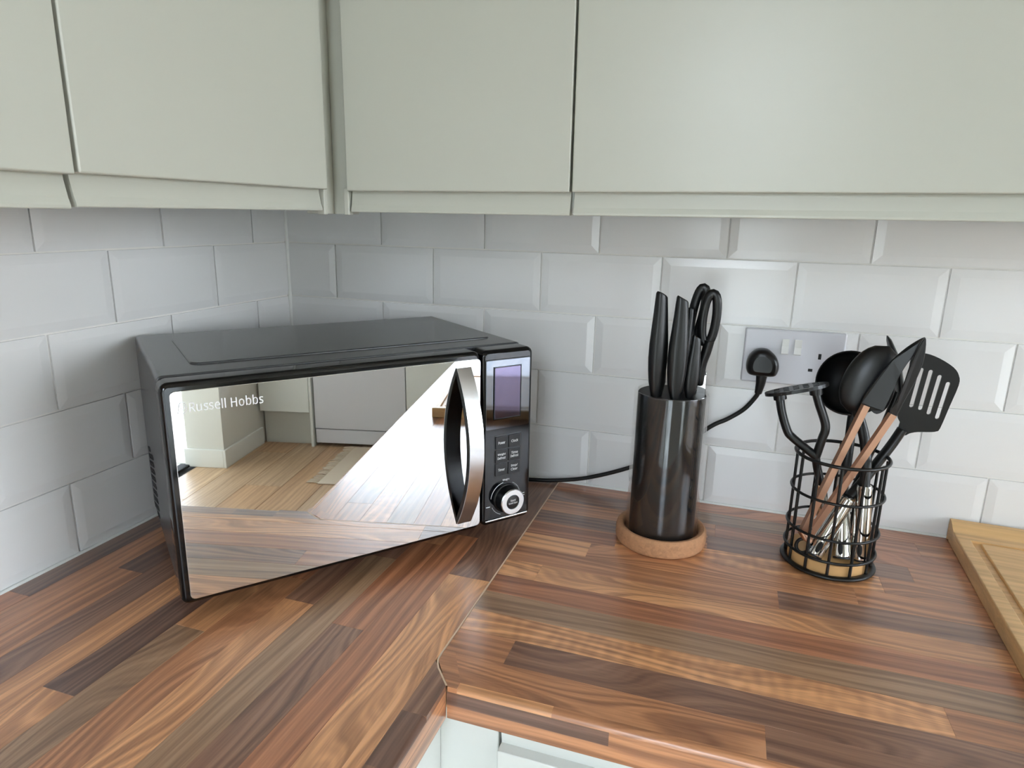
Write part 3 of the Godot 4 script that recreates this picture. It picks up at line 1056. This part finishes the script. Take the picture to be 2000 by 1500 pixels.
# ---------------------------------------------------------------- socket and plug
func socket_and_plug() -> void:
	var s := thing("wall_socket", "white double wall socket with two rocker switches on the back wall tiles", "socket", Vector3(0.9286, 0.2648, 0.0024))
	part("faceplate", rprism(0.146, 0.086, 0.0, 0.0085, 0.003, 0.0, 0.0025, 4), mats.white_plastic, s)
	for i in 2:
		var sw := Shape.new()
		var x := -0.0125 + 0.0183 * i
		var r0 := PackedVector3Array()
		var r1 := PackedVector3Array()
		for p in [Vector2(0.0292, 0.0085), Vector2(0.0292, 0.0092), Vector2(0.018, 0.0098), Vector2(0.0068, 0.0128), Vector2(0.0058, 0.0120), Vector2(0.0058, 0.0085)]:
			r0.append(Vector3(x - 0.0050, p.x, p.y))
			r1.append(Vector3(x + 0.0050, p.x, p.y))
		sw.skin([r0, r1], 0)
		part("switch", sw, mat("switch_white", Color(0.90, 0.90, 0.88), 0.3), s)
	for i in 2:
		var cx := 0.0385 if i == 1 else -0.0385
		for q in [[0.0, 0.0055, 0.0044, 0.0088], [-0.0110, -0.0167, 0.0064, 0.0046], [0.0110, -0.0167, 0.0064, 0.0046]]:
			part("pin_hole", box(Vector3(cx + q[0] - q[2] / 2, q[1] - q[3] / 2, 0.0080), Vector3(cx + q[0] + q[2] / 2, q[1] + q[3] / 2, 0.00862), 0.0002), mats.gap_dark, s)
	# plug with its lead, running down behind the knife block to the microwave
	var c := thing("power_lead", "black plug in the wall socket with a black lead running behind the knife block", "plug", Vector3(0.8855, 0.2540, 0.0112))
	var o := round_poly([Vector2(-0.0242, -0.004), Vector2(-0.0225, 0.008), Vector2(-0.0165, 0.0180), Vector2(-0.008, 0.0235), Vector2(0.004, 0.0238), Vector2(0.0125, 0.0185), Vector2(0.0200, 0.0105), Vector2(0.0242, -0.001), Vector2(0.0235, -0.0115), Vector2(0.0185, -0.0185), Vector2(0.0, -0.0195), Vector2(-0.0165, -0.0185), Vector2(-0.0222, -0.0130)], 3)
	var rings := []
	for q in [[0.0, 0.97], [0.003, 1.0], [0.011, 1.0], [0.016, 0.96], [0.0195, 0.88], [0.0215, 0.76], [0.0225, 0.58]]:
		var rr := PackedVector3Array()
		for p in o:
			rr.append(Vector3(p.x * q[1], p.y * q[1], q[0]))
		rings.append(rr)
	var sh := Shape.new()
	sh.skin(rings, 1)
	part("plug", sh, mats.black_satin, c)
	part("strain_relief", tube([Vector3(0.0010, -0.014, 0.0075), Vector3(0.0008, -0.023, 0.0075), Vector3(0.0005, -0.034, 0.0060), Vector3(-0.0012, -0.049, 0.0030)], [Vector2(0.0095, 0.006), Vector2(0.0080, 0.006), Vector2(0.0070, 0.0055), Vector2(0.0055, 0.005)], 14, Vector3.RIGHT), mats.black_rubber, c)
	var P := [Vector3(0.8842, 0.206, 0.0135), Vector3(0.8815, 0.1975, 0.0115), Vector3(0.8660, 0.1745, 0.009), Vector3(0.8420, 0.1550, 0.009), Vector3(0.8160, 0.1385, 0.010), Vector3(0.760, 0.0890, 0.013), Vector3(0.6850, 0.0475, 0.012), Vector3(0.6170, 0.0200, 0.012), Vector3(0.560, 0.0075, 0.015), Vector3(0.510, 0.0045, 0.022), Vector3(0.44, 0.0045, 0.035), Vector3(0.385, 0.012, 0.035)]
	for i in P.size():
		P[i] -= c.position
	part("lead", tube(curve(P, 6), 0.0036, 10), mats.black_rubber, c)


# ---------------------------------------------------------------- knife block
func knife_block() -> void:
	var k := thing("knife_block", "round glass knife block with black insert on a cork base", "knife block", Vector3(0.761, 0.0, 0.1649))
	var cork := mat("cork", Color(0.80, 0.60, 0.45), 0.85)
	cork.albedo_texture = speck_image(3, 0.80, 0.11)
	cork.uv1_triplanar = true
	cork.uv1_scale = Vector3.ONE * 9.0
	part("cork_base", lathe([Vector2(0, 0), Vector2(0.0625, 0), Vector2(0.0650, 0.0015), Vector2(0.0667, 0.006), Vector2(0.0668, 0.018), Vector2(0.0655, 0.0235), Vector2(0.0628, 0.0262), Vector2(0.0590, 0.0262), Vector2(0.0560, 0.0242), Vector2(0.0545, 0.020), Vector2(0.0545, 0.012), Vector2(0, 0.012)], 64), cork, k)
	var glass := clear_glass()
	part("glass_sleeve", lathe([Vector2(0.0500, 0.0125), Vector2(0.0526, 0.0125), Vector2(0.0526, 0.2312), Vector2(0.0520, 0.2322), Vector2(0.0508, 0.2322), Vector2(0.0500, 0.2312)], 96, true), glass, k, "clear glass sleeve")
	part("insert", lathe([Vector2(0, 0.0122), Vector2(0.0478, 0.0122), Vector2(0.0478, 0.2280), Vector2(0.0470, 0.2292), Vector2(0, 0.2292)], 64), mat("insert_black", Color(0.045, 0.043, 0.046), 0.5, 0.0, 0.25), k)
	# knives: a broad smooth handle lofted from bolster to slanted cap, its blade down in the insert
	var at := Vector3(0.761, 0.0, 0.1649)
	knife("knife", "leftmost black knife in the glass block, its handle broad with a slanted tip", Vector3(0.7405, 0.2292, 0.1930), Vector3(0.7390, 0.3735, 0.1920), 1.0, 42.0, 1)
	knife("knife", "black knife in the middle of the glass block, in front of another handle", Vector3(0.7668, 0.2292, 0.1960), Vector3(0.7665, 0.3690, 0.1900), 1.0, 18.0, 0)
	knife("knife", "black knife standing half hidden behind the middle handle of the glass block", Vector3(0.7720, 0.2292, 0.1580), Vector3(0.7775, 0.3500, 0.1540), 0.85, 70.0, 0)
	knife("knife", "shortest black knife in the glass block, in front of the scissors", Vector3(0.7855, 0.2292, 0.1810), Vector3(0.7885, 0.3160, 0.1770), 0.78, 24.0, 0)
	# scissors
	var s := thing("scissors", "black handled kitchen scissors at the right of the glass knife block", "scissors", Vector3(0.7995, 0.2292, 0.1500))
	part("blade", plate(PackedVector2Array([Vector2(-0.007, -0.12), Vector2(0.001, -0.12), Vector2(0.007, 0.0), Vector2(0.006, 0.030), Vector2(-0.002, 0.034), Vector2(-0.006, 0.0)]), -0.0015, 0.0015, 0.0004), mats.polished_steel, s, "steel blades")
	var loops := [[Vector3(0.0030, 0.1090, 0.006), 0.0090, 0.0350, -0.05, 0.005], [Vector3(-0.0135, 0.1145, -0.006), 0.0072, 0.0360, -0.14, 0.004]]
	for l in loops:
		var pts := []
		for i in 28:
			var a := TAU * i / 28
			var q := Vector2(signf(cos(a)) * pow(absf(cos(a)), 0.8) * l[1], sin(a) * l[2]).rotated(l[3])
			pts.append(l[0] + Vector3(q.x, q.y, 0.002 * sin(a)))
		part("handle", tube(pts, Vector2(l[4], 0.0065), 10, Vector3.ZERO, true), mats.black_nylon, s)
	part("handle_shank", tube(curve([Vector3(0.0055, 0.078, 0.005), Vector3(0.0030, 0.062, 0.004), Vector3(-0.0010, 0.045, 0.003), Vector3(-0.0020, 0.024, 0.002), Vector3(-0.0015, 0.012, 0.001)], 4), [0.0075, 0.0074, 0.0073, 0.0072, 0.0071, 0.007, 0.007, 0.007, 0.0068, 0.0066, 0.0064, 0.0062, 0.006, 0.0058, 0.0055, 0.005, 0.004], 10), mats.black_nylon, s)
	part("handle_shank", tube(curve([Vector3(-0.0150, 0.082, -0.004), Vector3(-0.0120, 0.062, -0.002), Vector3(-0.0060, 0.044, 0.0), Vector3(0.0005, 0.026, 0.0)], 4), 0.0062, 10), mats.black_nylon, s)


func knife(called: String, label: String, foot: Vector3, tip: Vector3, k: float, turn_deg: float, guard: int) -> void:
	var o := thing(called, label, "knife", foot, "knives in the glass block")
	var axis := tip - foot
	var rings := []
	var seg := 20
	var broad := Vector3(cos(deg_to_rad(turn_deg)), 0, -sin(deg_to_rad(turn_deg)))
	var thin := Vector3(sin(deg_to_rad(turn_deg)), 0, cos(deg_to_rad(turn_deg)))
	#           t     broad    thin    belly
	var prof := [[0.0, 0.0065, 0.0055, 0.0], [0.05, 0.0080, 0.0062, 0.0], [0.14, 0.0112, 0.0080, 0.001], [0.26, 0.0128, 0.0094, 0.0005], [0.38, 0.0136, 0.0100, 0.0], [0.52, 0.0132, 0.0098, 0.0], [0.66, 0.0116, 0.0088, 0.0], [0.80, 0.0100, 0.0078, 0.0], [0.92, 0.0088, 0.0070, 0.0], [0.985, 0.0080, 0.0066, 0.0], [1.0, 0.0066, 0.0054, 0.0]]
	for p in prof:
		var ring := PackedVector3Array()
		for j in seg:
			var a := TAU * j / seg
			var ca := signf(cos(a)) * pow(absf(cos(a)), 0.8)
			var sa := signf(sin(a)) * pow(absf(sin(a)), 0.8)
			var b: float = p[1] * k
			if guard == 1 and p[0] < 0.16:
				b += 0.003 if ca > 0.3 else 0.0
			var q: Vector3 = axis * p[0] + broad * (ca * b) + thin * (sa * p[2] * k)
			if p[0] > 0.9:
				q.y -= ca * 0.0035 * k + 0.001
			ring.append(q)
		rings.append(ring)
	var s := Shape.new()
	s.skin(rings, 1)
	part("handle", s, mats.black_nylon, o)
	part("blade", plate(PackedVector2Array([Vector2(-0.009 * k, -0.001), Vector2(-0.0085 * k, -0.13 * k), Vector2(0.001, -0.165 * k), Vector2(0.010 * k, -0.10 * k), Vector2(0.010 * k, -0.001)]), -0.0009, 0.0009, 0.0004).moved(Transform3D(Basis(broad, Vector3.UP, thin), Vector3.ZERO)), mats.polished_steel, o, "steel blade")


# ---------------------------------------------------------------- basket and utensils
func utensil_basket() -> void:
	var C := Vector3(0.994, 0.0, 0.151)
	var b := thing("utensil_basket", "black wire utensil basket with a pale wooden floor disc", "basket", C)
	var wire := mat("wire_black", Color(0.022, 0.022, 0.025), 0.38)
	var circle := func(r: float, y: float) -> Array:
		var pts := []
		for i in 48:
			var a := TAU * i / 48
			pts.append(Vector3(r * cos(a), y, r * sin(a)))
		return pts
	part("base_rim", tube(circle.call(0.0580, 0.0050), Vector2(0.0030, 0.0045), 8, Vector3.UP, true), wire, b)
	for q in [[0.1625, 0.0586, 0.0025], [0.111, 0.0588, 0.0020], [0.0585, 0.0588, 0.0020], [0.0270, 0.0588, 0.0020]]:
		part("ring", tube(circle.call(q[1], q[0]), q[2], 8, Vector3.UP, true), wire, b)
	for i in 12:
		var a := TAU * (i + 0.22) / 12
		var d := Vector3(cos(a), 0, sin(a)) * 0.0556
		part("upright", tube([d + Vector3(0, 0.006, 0), d + Vector3(0, 0.162, 0)], 0.0020, 8), wire, b)
	var bam := mat("bamboo", Color(0.84, 0.66, 0.44), 0.5)
	part("floor_disc", lathe([Vector2(0, 0.003), Vector2(0.0520, 0.003), Vector2(0.0526, 0.004), Vector2(0.0526, 0.0195), Vector2(0.0520, 0.0202), Vector2(0, 0.0202)], 48), bam, b, "pale wooden floor disc")

	turner()
	ladle()
	spoon()
	masher()
	slotted_spoon()
	tongs()


# polished tube handle from its top to its bottom, with the oval hanging hole and a black end cap
func steel_handle(o: Node3D, a: Vector3, z: Vector3, r0 := 0.0078, r1 := 0.0098) -> void:
	var d := (z - a)
	part("handle", tube([a, a + d * 0.03, a + d * 0.5, a + d * 0.97, z], [Vector2(r0 * 0.9, r0 * 0.9), Vector2(r0, r0), Vector2((r0 + r1) / 2, (r0 + r1) / 2), Vector2(r1, r1), Vector2(r1 * 0.96, r1 * 0.96)], 24), mats.polished_steel, o, "polished steel handle")
	part("end_cap", tube([z - d.normalized() * 0.001, z + d.normalized() * 0.0025], Vector2(r1 * 0.93, r1 * 0.93), 20), mats.black_rubber, o)
	# the hole, facing the room
	var t := d.normalized()
	var n := (Vector3(-0.25, 0.0, 1.0) - t * t.dot(Vector3(-0.25, 0.0, 1.0))).normalized()
	var u := t.cross(n)
	var c := a + d * 0.86 + n * (r1 * 0.90)
	var pts := []
	var rr := []
	for i in 9:
		var k := (i - 4) / 4.0
		pts.append(c + t * (k * 0.0085) + n * 0.0)
		rr.append(Vector2(maxf(0.0004, 0.0034 * sqrt(maxf(0.0, 1.0 - pow(absf(k), 3.0)))), 0.0026))
	part("hanging_hole", tube(pts, rr, 12, u), mats.gap_dark, o, "dark oval hanging hole")


func turner() -> void:
	var o := thing("turner", "black slotted turner leaning right in the wire basket, its head broad and flat", "turner", Vector3.ZERO)
	var z := 0.130
	var out := round_poly([Vector2(1.0630, 0.3040), Vector2(1.0775, 0.3070), Vector2(1.0945, 0.3019), Vector2(1.1122, 0.2915), Vector2(1.1200, 0.2810), Vector2(1.1217, 0.2684), Vector2(1.1160, 0.2390), Vector2(1.1099, 0.2082), Vector2(1.1060, 0.2030), Vector2(1.0982, 0.2012), Vector2(1.0843, 0.1995), Vector2(1.0754, 0.1965), Vector2(1.0700, 0.1930), Vector2(1.0615, 0.1995), Vector2(1.0620, 0.2104), Vector2(1.0575, 0.2192), Vector2(1.0590, 0.2357), Vector2(1.0620, 0.2647)], 3)
	var csg := CSGCombiner3D.new()
	csg.name = "head"
	o.add_child(csg)
	var body := CSGPolygon3D.new()
	body.name = "blade"
	body.polygon = out
	body.mode = CSGPolygon3D.MODE_DEPTH
	body.depth = 0.0026
	body.material = mats.black_nylon
	csg.add_child(body)
	body.position.z = z
	for s in [[Vector2(1.0764, 0.2848), Vector2(1.0719, 0.2351)], [Vector2(1.0873, 0.2832), Vector2(1.0828, 0.2327)], [Vector2(1.0985, 0.2773), Vector2(1.0935, 0.2276)], [Vector2(1.1094, 0.2689), Vector2(1.1042, 0.2226)]]:
		var a: Vector2 = s[0]
		var e: Vector2 = s[1]
		var d := (e - a).normalized()
		var n := Vector2(-d.y, d.x) * 0.0026
		var poly := PackedVector2Array()
		for i in 7:
			var an := PI * i / 6
			poly.append(a + n * cos(an) - d * 0.0026 * sin(an))
		for i in 7:
			var an := PI * i / 6
			poly.append(e - n * cos(an) + d * 0.0026 * sin(an))
		var cut := CSGPolygon3D.new()
		cut.name = "slot"
		cut.polygon = poly
		cut.depth = 0.02
		cut.operation = CSGShape3D.OPERATION_SUBTRACTION
		cut.material = mats.black_nylon
		csg.add_child(cut, true)
		cut.position.z = z + 0.008
	part("shaft", tube(curve([Vector3(1.0660, 0.2010, z - 0.001), Vector3(1.0560, 0.1780, 0.131), Vector3(1.0400, 0.1500, 0.138), Vector3(1.0230, 0.1240, 0.150), Vector3(1.0090, 0.1060, 0.160)], 5), Vector2(0.0088, 0.0062), 12, Vector3.BACK), mats.black_nylon, o)
	steel_handle(o, Vector3(1.0065, 0.1040, 0.1625), Vector3(0.9725, 0.0245, 0.1830), 0.0100, 0.0120)


func ladle() -> void:
	var o := thing("ladle", "black ladle in the wire basket, the dark hollow of its round bowl facing out", "ladle", Vector3.ZERO)
	var prof := []
	var R := 0.0445
	for i in 13:
		var a := deg_to_rad(90.0 * i / 12.0)
		prof.append(Vector2(R * sin(a), -0.034 * cos(a)))
	for i in 13:
		var a := deg_to_rad(90.0 - 90.0 * i / 12.0)
		prof.append(Vector2((R - 0.002) * sin(a), 0.0006 - 0.0315 * cos(a)))
	var axis := Vector3(-0.42, 0.20, 0.88).normalized()
	var x := axis.cross(Vector3.UP).normalized()
	part("bowl", lathe(prof, 48).moved(Transform3D(Basis(x, axis, x.cross(axis)), Vector3(0.9930, 0.2585, 0.1290))), mats.black_nylon, o)
	part("shaft", tube(curve([Vector3(1.0080, 0.2230, 0.1180), Vector3(1.0045, 0.2080, 0.1240), Vector3(1.0040, 0.1660, 0.1330), Vector3(1.0035, 0.1200, 0.1400), Vector3(1.0030, 0.0920, 0.1460)], 5), Vector2(0.0066, 0.0050), 12, Vector3.RIGHT), mats.black_nylon, o)
	steel_handle(o, Vector3(1.0028, 0.0950, 0.1470), Vector3(1.0075, 0.0240, 0.1780), 0.0100, 0.0120)


func spoon() -> void:
	var o := thing("serving_spoon", "black solid serving spoon in the wire basket, the rounded back of its bowl facing out", "spoon", Vector3.ZERO)
	var s := Shape.new()
	var rings := []
	var L := 0.0500
	var up := Vector3(0.36, 0.90, -0.10).normalized()
	var side := Vector3(0.92, -0.37, 0.0).normalized()
	side = (side - up * side.dot(up)).normalized()
	var out := side.cross(up).normalized()
	if out.z < 0.0:
		out = -out
	var c := Vector3(1.0140, 0.2685, 0.1480)
	for i in 17:
		var t := -1.0 + 2.0 * i / 16.0
		var w := 0.0315 * sqrt(maxf(0.0015, 1.0 - pow(absf(t), 2.2)))
		var dp := 0.0130 * sqrt(maxf(0.002, 1.0 - t * t))
		var ring := PackedVector3Array()
		for j in 13:
			var a := PI * j / 12.0
			ring.append(c + up * (t * L) + side * (w * cos(a)) + out * (dp * sin(a) - 0.004))
		for j in 13:
			var a := PI - PI * j / 12.0
			ring.append(c + up * (t * L) + side * ((w - 0.0008) * cos(a)) + out * ((dp - 0.0018) * sin(a) - 0.0042))
		rings.append(ring)
	s.skin(rings, 1)
	part("bowl", s, mats.black_nylon, o)
	part("shaft", tube(curve([Vector3(1.0015, 0.2300, 0.1500), Vector3(1.0100, 0.2110, 0.1500), Vector3(1.0190, 0.1850, 0.1500), Vector3(1.0240, 0.1550, 0.1560), Vector3(1.0250, 0.1200, 0.1620)], 5), Vector2(0.0068, 0.0046), 12, Vector3.RIGHT), mats.black_nylon, o)
	steel_handle(o, Vector3(1.0250, 0.1260, 0.1620), Vector3(1.0310, 0.0240, 0.1720), 0.0100, 0.0118)


func slotted_spoon() -> void:
	var o := thing("slotted_spoon", "black spoon seen edge-on behind the serving spoon, only its narrow tip showing", "spoon", Vector3.ZERO)
	var s := Shape.new()
	var rings := []
	var pts := [Vector3(1.0600, 0.2500, 0.1080), Vector3(1.0520, 0.2800, 0.1060), Vector3(1.0455, 0.3000, 0.1050), Vector3(1.0375, 0.3180, 0.1060), Vector3(1.0345, 0.3235, 0.1065)]
	var ra := [Vector2(0.0060, 0.016), Vector2(0.0056, 0.022), Vector2(0.0048, 0.019), Vector2(0.0030, 0.010), Vector2(0.0008, 0.002)]
	part("bowl", tube(pts, ra, 16, Vector3.RIGHT), mats.black_nylon, o)
	part("shaft", tube(curve([Vector3(1.0595, 0.2560, 0.1080), Vector3(1.0480, 0.2050, 0.1130), Vector3(1.0330, 0.1500, 0.1170), Vector3(1.0200, 0.1000, 0.1200)], 5), Vector2(0.0052, 0.0046), 12), mats.black_nylon, o)
	steel_handle(o, Vector3(1.0205, 0.1020, 0.1200), Vector3(0.9990, 0.0240, 0.1240), 0.0082, 0.0092)


func masher() -> void:
	var o := thing("potato_masher", "black potato masher leaning left in the wire basket, its flat head on two bent legs", "masher", Vector3.ZERO)
	var out := PackedVector2Array()
	for i in 36:
		var a := TAU * i / 36
		out.append(Vector2(0.0410 * cos(a), 0.0270 * sin(a)))
	# the head lies nearly edge-on to the room
	var ax := Vector3(0.958, 0.285, 0.02).normalized()
	var nn := Vector3(-0.27, 0.94, -0.10)
	nn = (nn - ax * nn.dot(ax)).normalized()
	var bs := Basis(ax, nn.cross(ax), nn)
	var org := Vector3(0.9245, 0.2510, 0.1540)
	var csg := CSGCombiner3D.new()
	csg.name = "head"
	o.add_child(csg)
	csg.transform = Transform3D(bs, org)
	var body := CSGPolygon3D.new()
	body.name = "plate"
	body.polygon = out
	body.depth = 0.0045
	body.material = mats.black_nylon
	csg.add_child(body)
	for i in 5:
		for j in 3:
			var h := CSGBox3D.new()
			h.name = "hole"
			h.size = Vector3(0.0075, 0.0085, 0.03)
			h.position = Vector3(-0.025 + 0.0125 * i, -0.0135 + 0.0135 * j, 0)
			h.operation = CSGShape3D.OPERATION_SUBTRACTION
			h.material = mats.black_nylon
			csg.add_child(h, true)
	for s in [[Vector3(0.9035, 0.2440, 0.1590), Vector3(0.9060, 0.2340, 0.1590)], [Vector3(0.9480, 0.2570, 0.1590), Vector3(0.9505, 0.2455, 0.1590)]]:
		part("socket", tube([s[0], s[1]], 0.0088, 14), mats.black_nylon, o)
	part("leg", tube(curve([Vector3(0.9045, 0.2380, 0.1590), Vector3(0.9105, 0.2142, 0.1600), Vector3(0.9200, 0.1900, 0.1600), Vector3(0.9270, 0.1820, 0.1600), Vector3(0.9420, 0.1710, 0.1600), Vector3(0.9605, 0.1580, 0.1600)], 4), Vector2(0.0068, 0.0058), 12, Vector3.BACK), mats.black_nylon, o)
	part("leg", tube(curve([Vector3(0.9490, 0.2500, 0.1590), Vector3(0.9554, 0.2320, 0.1600), Vector3(0.9655, 0.2080, 0.1600), Vector3(0.9672, 0.1960, 0.1600), Vector3(0.9650, 0.1850, 0.1600), Vector3(0.9605, 0.1580, 0.1600)], 4), Vector2(0.0068, 0.0058), 12, Vector3.BACK), mats.black_nylon, o)
	part("shaft", tube(curve([Vector3(0.9596, 0.1600, 0.1600), Vector3(0.9640, 0.1420, 0.1590), Vector3(0.9720, 0.1180, 0.1560)], 5), Vector2(0.0066, 0.0056), 12, Vector3.BACK), mats.black_nylon, o)
	steel_handle(o, Vector3(0.9715, 0.1190, 0.1560), Vector3(0.9900, 0.0240, 0.1420), 0.0078, 0.0088)


func tongs() -> void:
	var o := thing("tongs", "kitchen tongs with two copper coloured arms and black leaf-shaped heads, in the wire basket", "tongs", Vector3.ZERO)
	var jaws := [
		[0.1680, [Vector2(1.0044, 0.2400), Vector2(1.0108, 0.2597), Vector2(1.0246, 0.2884), Vector2(1.0365, 0.3079), Vector2(1.0500, 0.3239), Vector2(1.0634, 0.3340), Vector2(1.0612, 0.3232), Vector2(1.0566, 0.3114), Vector2(1.0500, 0.3008), Vector2(1.0451, 0.2886), Vector2(1.0418, 0.2783), Vector2(1.0399, 0.2644), Vector2(1.0395, 0.2542), Vector2(1.0348, 0.2381), Vector2(1.0240, 0.2290), Vector2(1.0135, 0.2350)]],
		[0.1800, [Vector2(1.0609, 0.3354), Vector2(1.0639, 0.3203), Vector2(1.0641, 0.3007), Vector2(1.0594, 0.2755), Vector2(1.0526, 0.2530), Vector2(1.0460, 0.2300), Vector2(1.0400, 0.2310), Vector2(1.0365, 0.2400), Vector2(1.0429, 0.2502), Vector2(1.0428, 0.2575), Vector2(1.0448, 0.2655), Vector2(1.0471, 0.2810), Vector2(1.0491, 0.2961), Vector2(1.0542, 0.3195)]],
	]
	for j in 2:
		var pts: Array = jaws[j][1]
		var sh := plate(round_poly(pts, 3), 0.0, 0.0030, 0.0008)
		# the leaf is cupped: bend it about its long axis
		for i in sh.tri_p.size():
			var p := sh.tri_p[i]
			var mid := lerpf(1.024, 1.060, clampf((p.y - 0.235) / 0.10, 0.0, 1.0))
			var d := p.x - mid
			sh.tri_p[i] = Vector3(p.x, p.y, p.z + jaws[j][0] - d * d * 14.0)
		part("jaw", sh, mats.black_nylon, o, "black nylon jaw")
	var arms := [
		[Vector3(1.0107, 0.2385, 0.1700), Vector3(0.9865, 0.1600, 0.1765), Vector3(0.9533, 0.0517, 0.1860)],
		[Vector3(1.0411, 0.2325, 0.1800), Vector3(1.0085, 0.1575, 0.1840), Vector3(0.9642, 0.0560, 0.1890)],
	]
	for a in arms:
		var c: Array = curve(a, 5)
		var rings := []
		for i in c.size():
			var t: Vector3 = ((c[mini(i + 1, c.size() - 1)] as Vector3) - (c[maxi(i - 1, 0)] as Vector3)).normalized()
			var n := (Vector3(0.15, 0, 1) - t * t.dot(Vector3(0.15, 0, 1))).normalized()
			var u := t.cross(n)
			var w := 0.0062
			rings.append(PackedVector3Array([c[i] - u * w - n * 0.0035, c[i] - u * (w - 0.0022) + n * 0.0012, c[i] + u * (w - 0.0022) + n * 0.0012, c[i] + u * w - n * 0.0035, c[i] + u * (w - 0.001) - n * 0.0035, c[i] + u * (w - 0.0030) + n * 0.0002, c[i] - u * (w - 0.0030) + n * 0.0002, c[i] - u * (w - 0.001) - n * 0.0035]))
		var s := Shape.new()
		for i in rings.size() - 1:
			for j in 8:
				var k := (j + 1) % 8
				s.quad(rings[i][j], rings[i][k], rings[i + 1][k], rings[i + 1][j], 10 + j)
		s.cap(rings[0], 901, true)
		s.cap(rings[-1], 902, false)
		part("arm", s, mats.copper, o, "copper coloured arm")
	part("joint", tube([Vector3(0.9520, 0.0560, 0.1840), Vector3(0.9580, 0.0480, 0.1850), Vector3(0.9650, 0.0440, 0.1850)], Vector2(0.0075, 0.0052), 12, Vector3.BACK), mats.copper, o, "copper coloured joint")
	for p in [Vector3(0.9620, 0.0650, 0.1925), Vector3(0.9650, 0.0540, 0.1930)]:
		part("rivet", lathe([Vector2(0, 0), Vector2(0.0022, 0), Vector2(0.0018, 0.0010), Vector2(0, 0.0014)], 12).moved(Transform3D(Basis(Vector3.RIGHT, PI / 2), p)), mats.polished_steel, o)
	var lp := []
	for i in 20:
		var a := TAU * i / 20
		lp.append(Vector3(0.9560 + 0.0085 * cos(a), 0.0345 + 0.0105 * sin(a), 0.1850))
	part("hanging_loop", tube(lp, 0.0024, 8, Vector3.ZERO, true), mats.black_rubber, o)


# ---------------------------------------------------------------- chopping board
func chopping_board() -> void:
	var b := thing("chopping_board", "pale bamboo chopping board with a raised back lip and juice groove", "chopping board", Vector3(1.1812, 0.0, 0.006))
	b.rotation.y = deg_to_rad(-2.85)
	var tex := wood_image(61, 0.015, 0.0, 0.35)
	var top := wood_mat("bamboo_board", Color(0.93, 0.77, 0.55), tex, 0.42)
	top.uv1_triplanar = true
	top.uv1_scale = Vector3(1.3, 2.5, 4.0)
	var w := 0.385
	var d := 0.490
	var t := 0.0245
	var gw := 0.0105
	var gi := 0.0180
	# body below the groove's floor, then staves and rims at the full height
	part("body", box(Vector3(0, 0.0002, 0.010), Vector3(w, t - 0.004, d), 0.002), top, b)
	part("rim", box(Vector3(0, t - 0.006, 0.026), Vector3(gi, t, d), 0.0015), top, b)
	part("rim", box(Vector3(w - gi, t - 0.006, 0.026), Vector3(w, t, d), 0.0015), top, b)
	part("rim", box(Vector3(gi - 0.002, t - 0.006, d - gi), Vector3(w - gi + 0.002, t, d), 0.0015), top, b)
	part("rim", box(Vector3(gi - 0.002, t - 0.006, 0.010), Vector3(w - gi + 0.002, t, 0.050), 0.0008), top, b)
	part("stave", box(Vector3(gi + gw, t - 0.006, 0.056), Vector3(w - gi - gw, t, d - gi - gw), 0.0015), top, b)
	# raised lip at the back, its front face hollowed
	var prof := [Vector2(0.0, 0.0002), Vector2(0.0, 0.0335), Vector2(0.0015, 0.0350), Vector2(0.009, 0.0340), Vector2(0.016, 0.0310), Vector2(0.0225, 0.0270), Vector2(0.0290, t), Vector2(0.0290, 0.010)]
	var r0 := PackedVector3Array()
	var r1 := PackedVector3Array()
	for p in prof:
		r0.append(Vector3(0, p.y, p.x))
		r1.append(Vector3(w, p.y, p.x))
	var s := Shape.new()
	s.skin([r0, r1], 0)
	part("back_lip", s, top, b, "raised back lip")
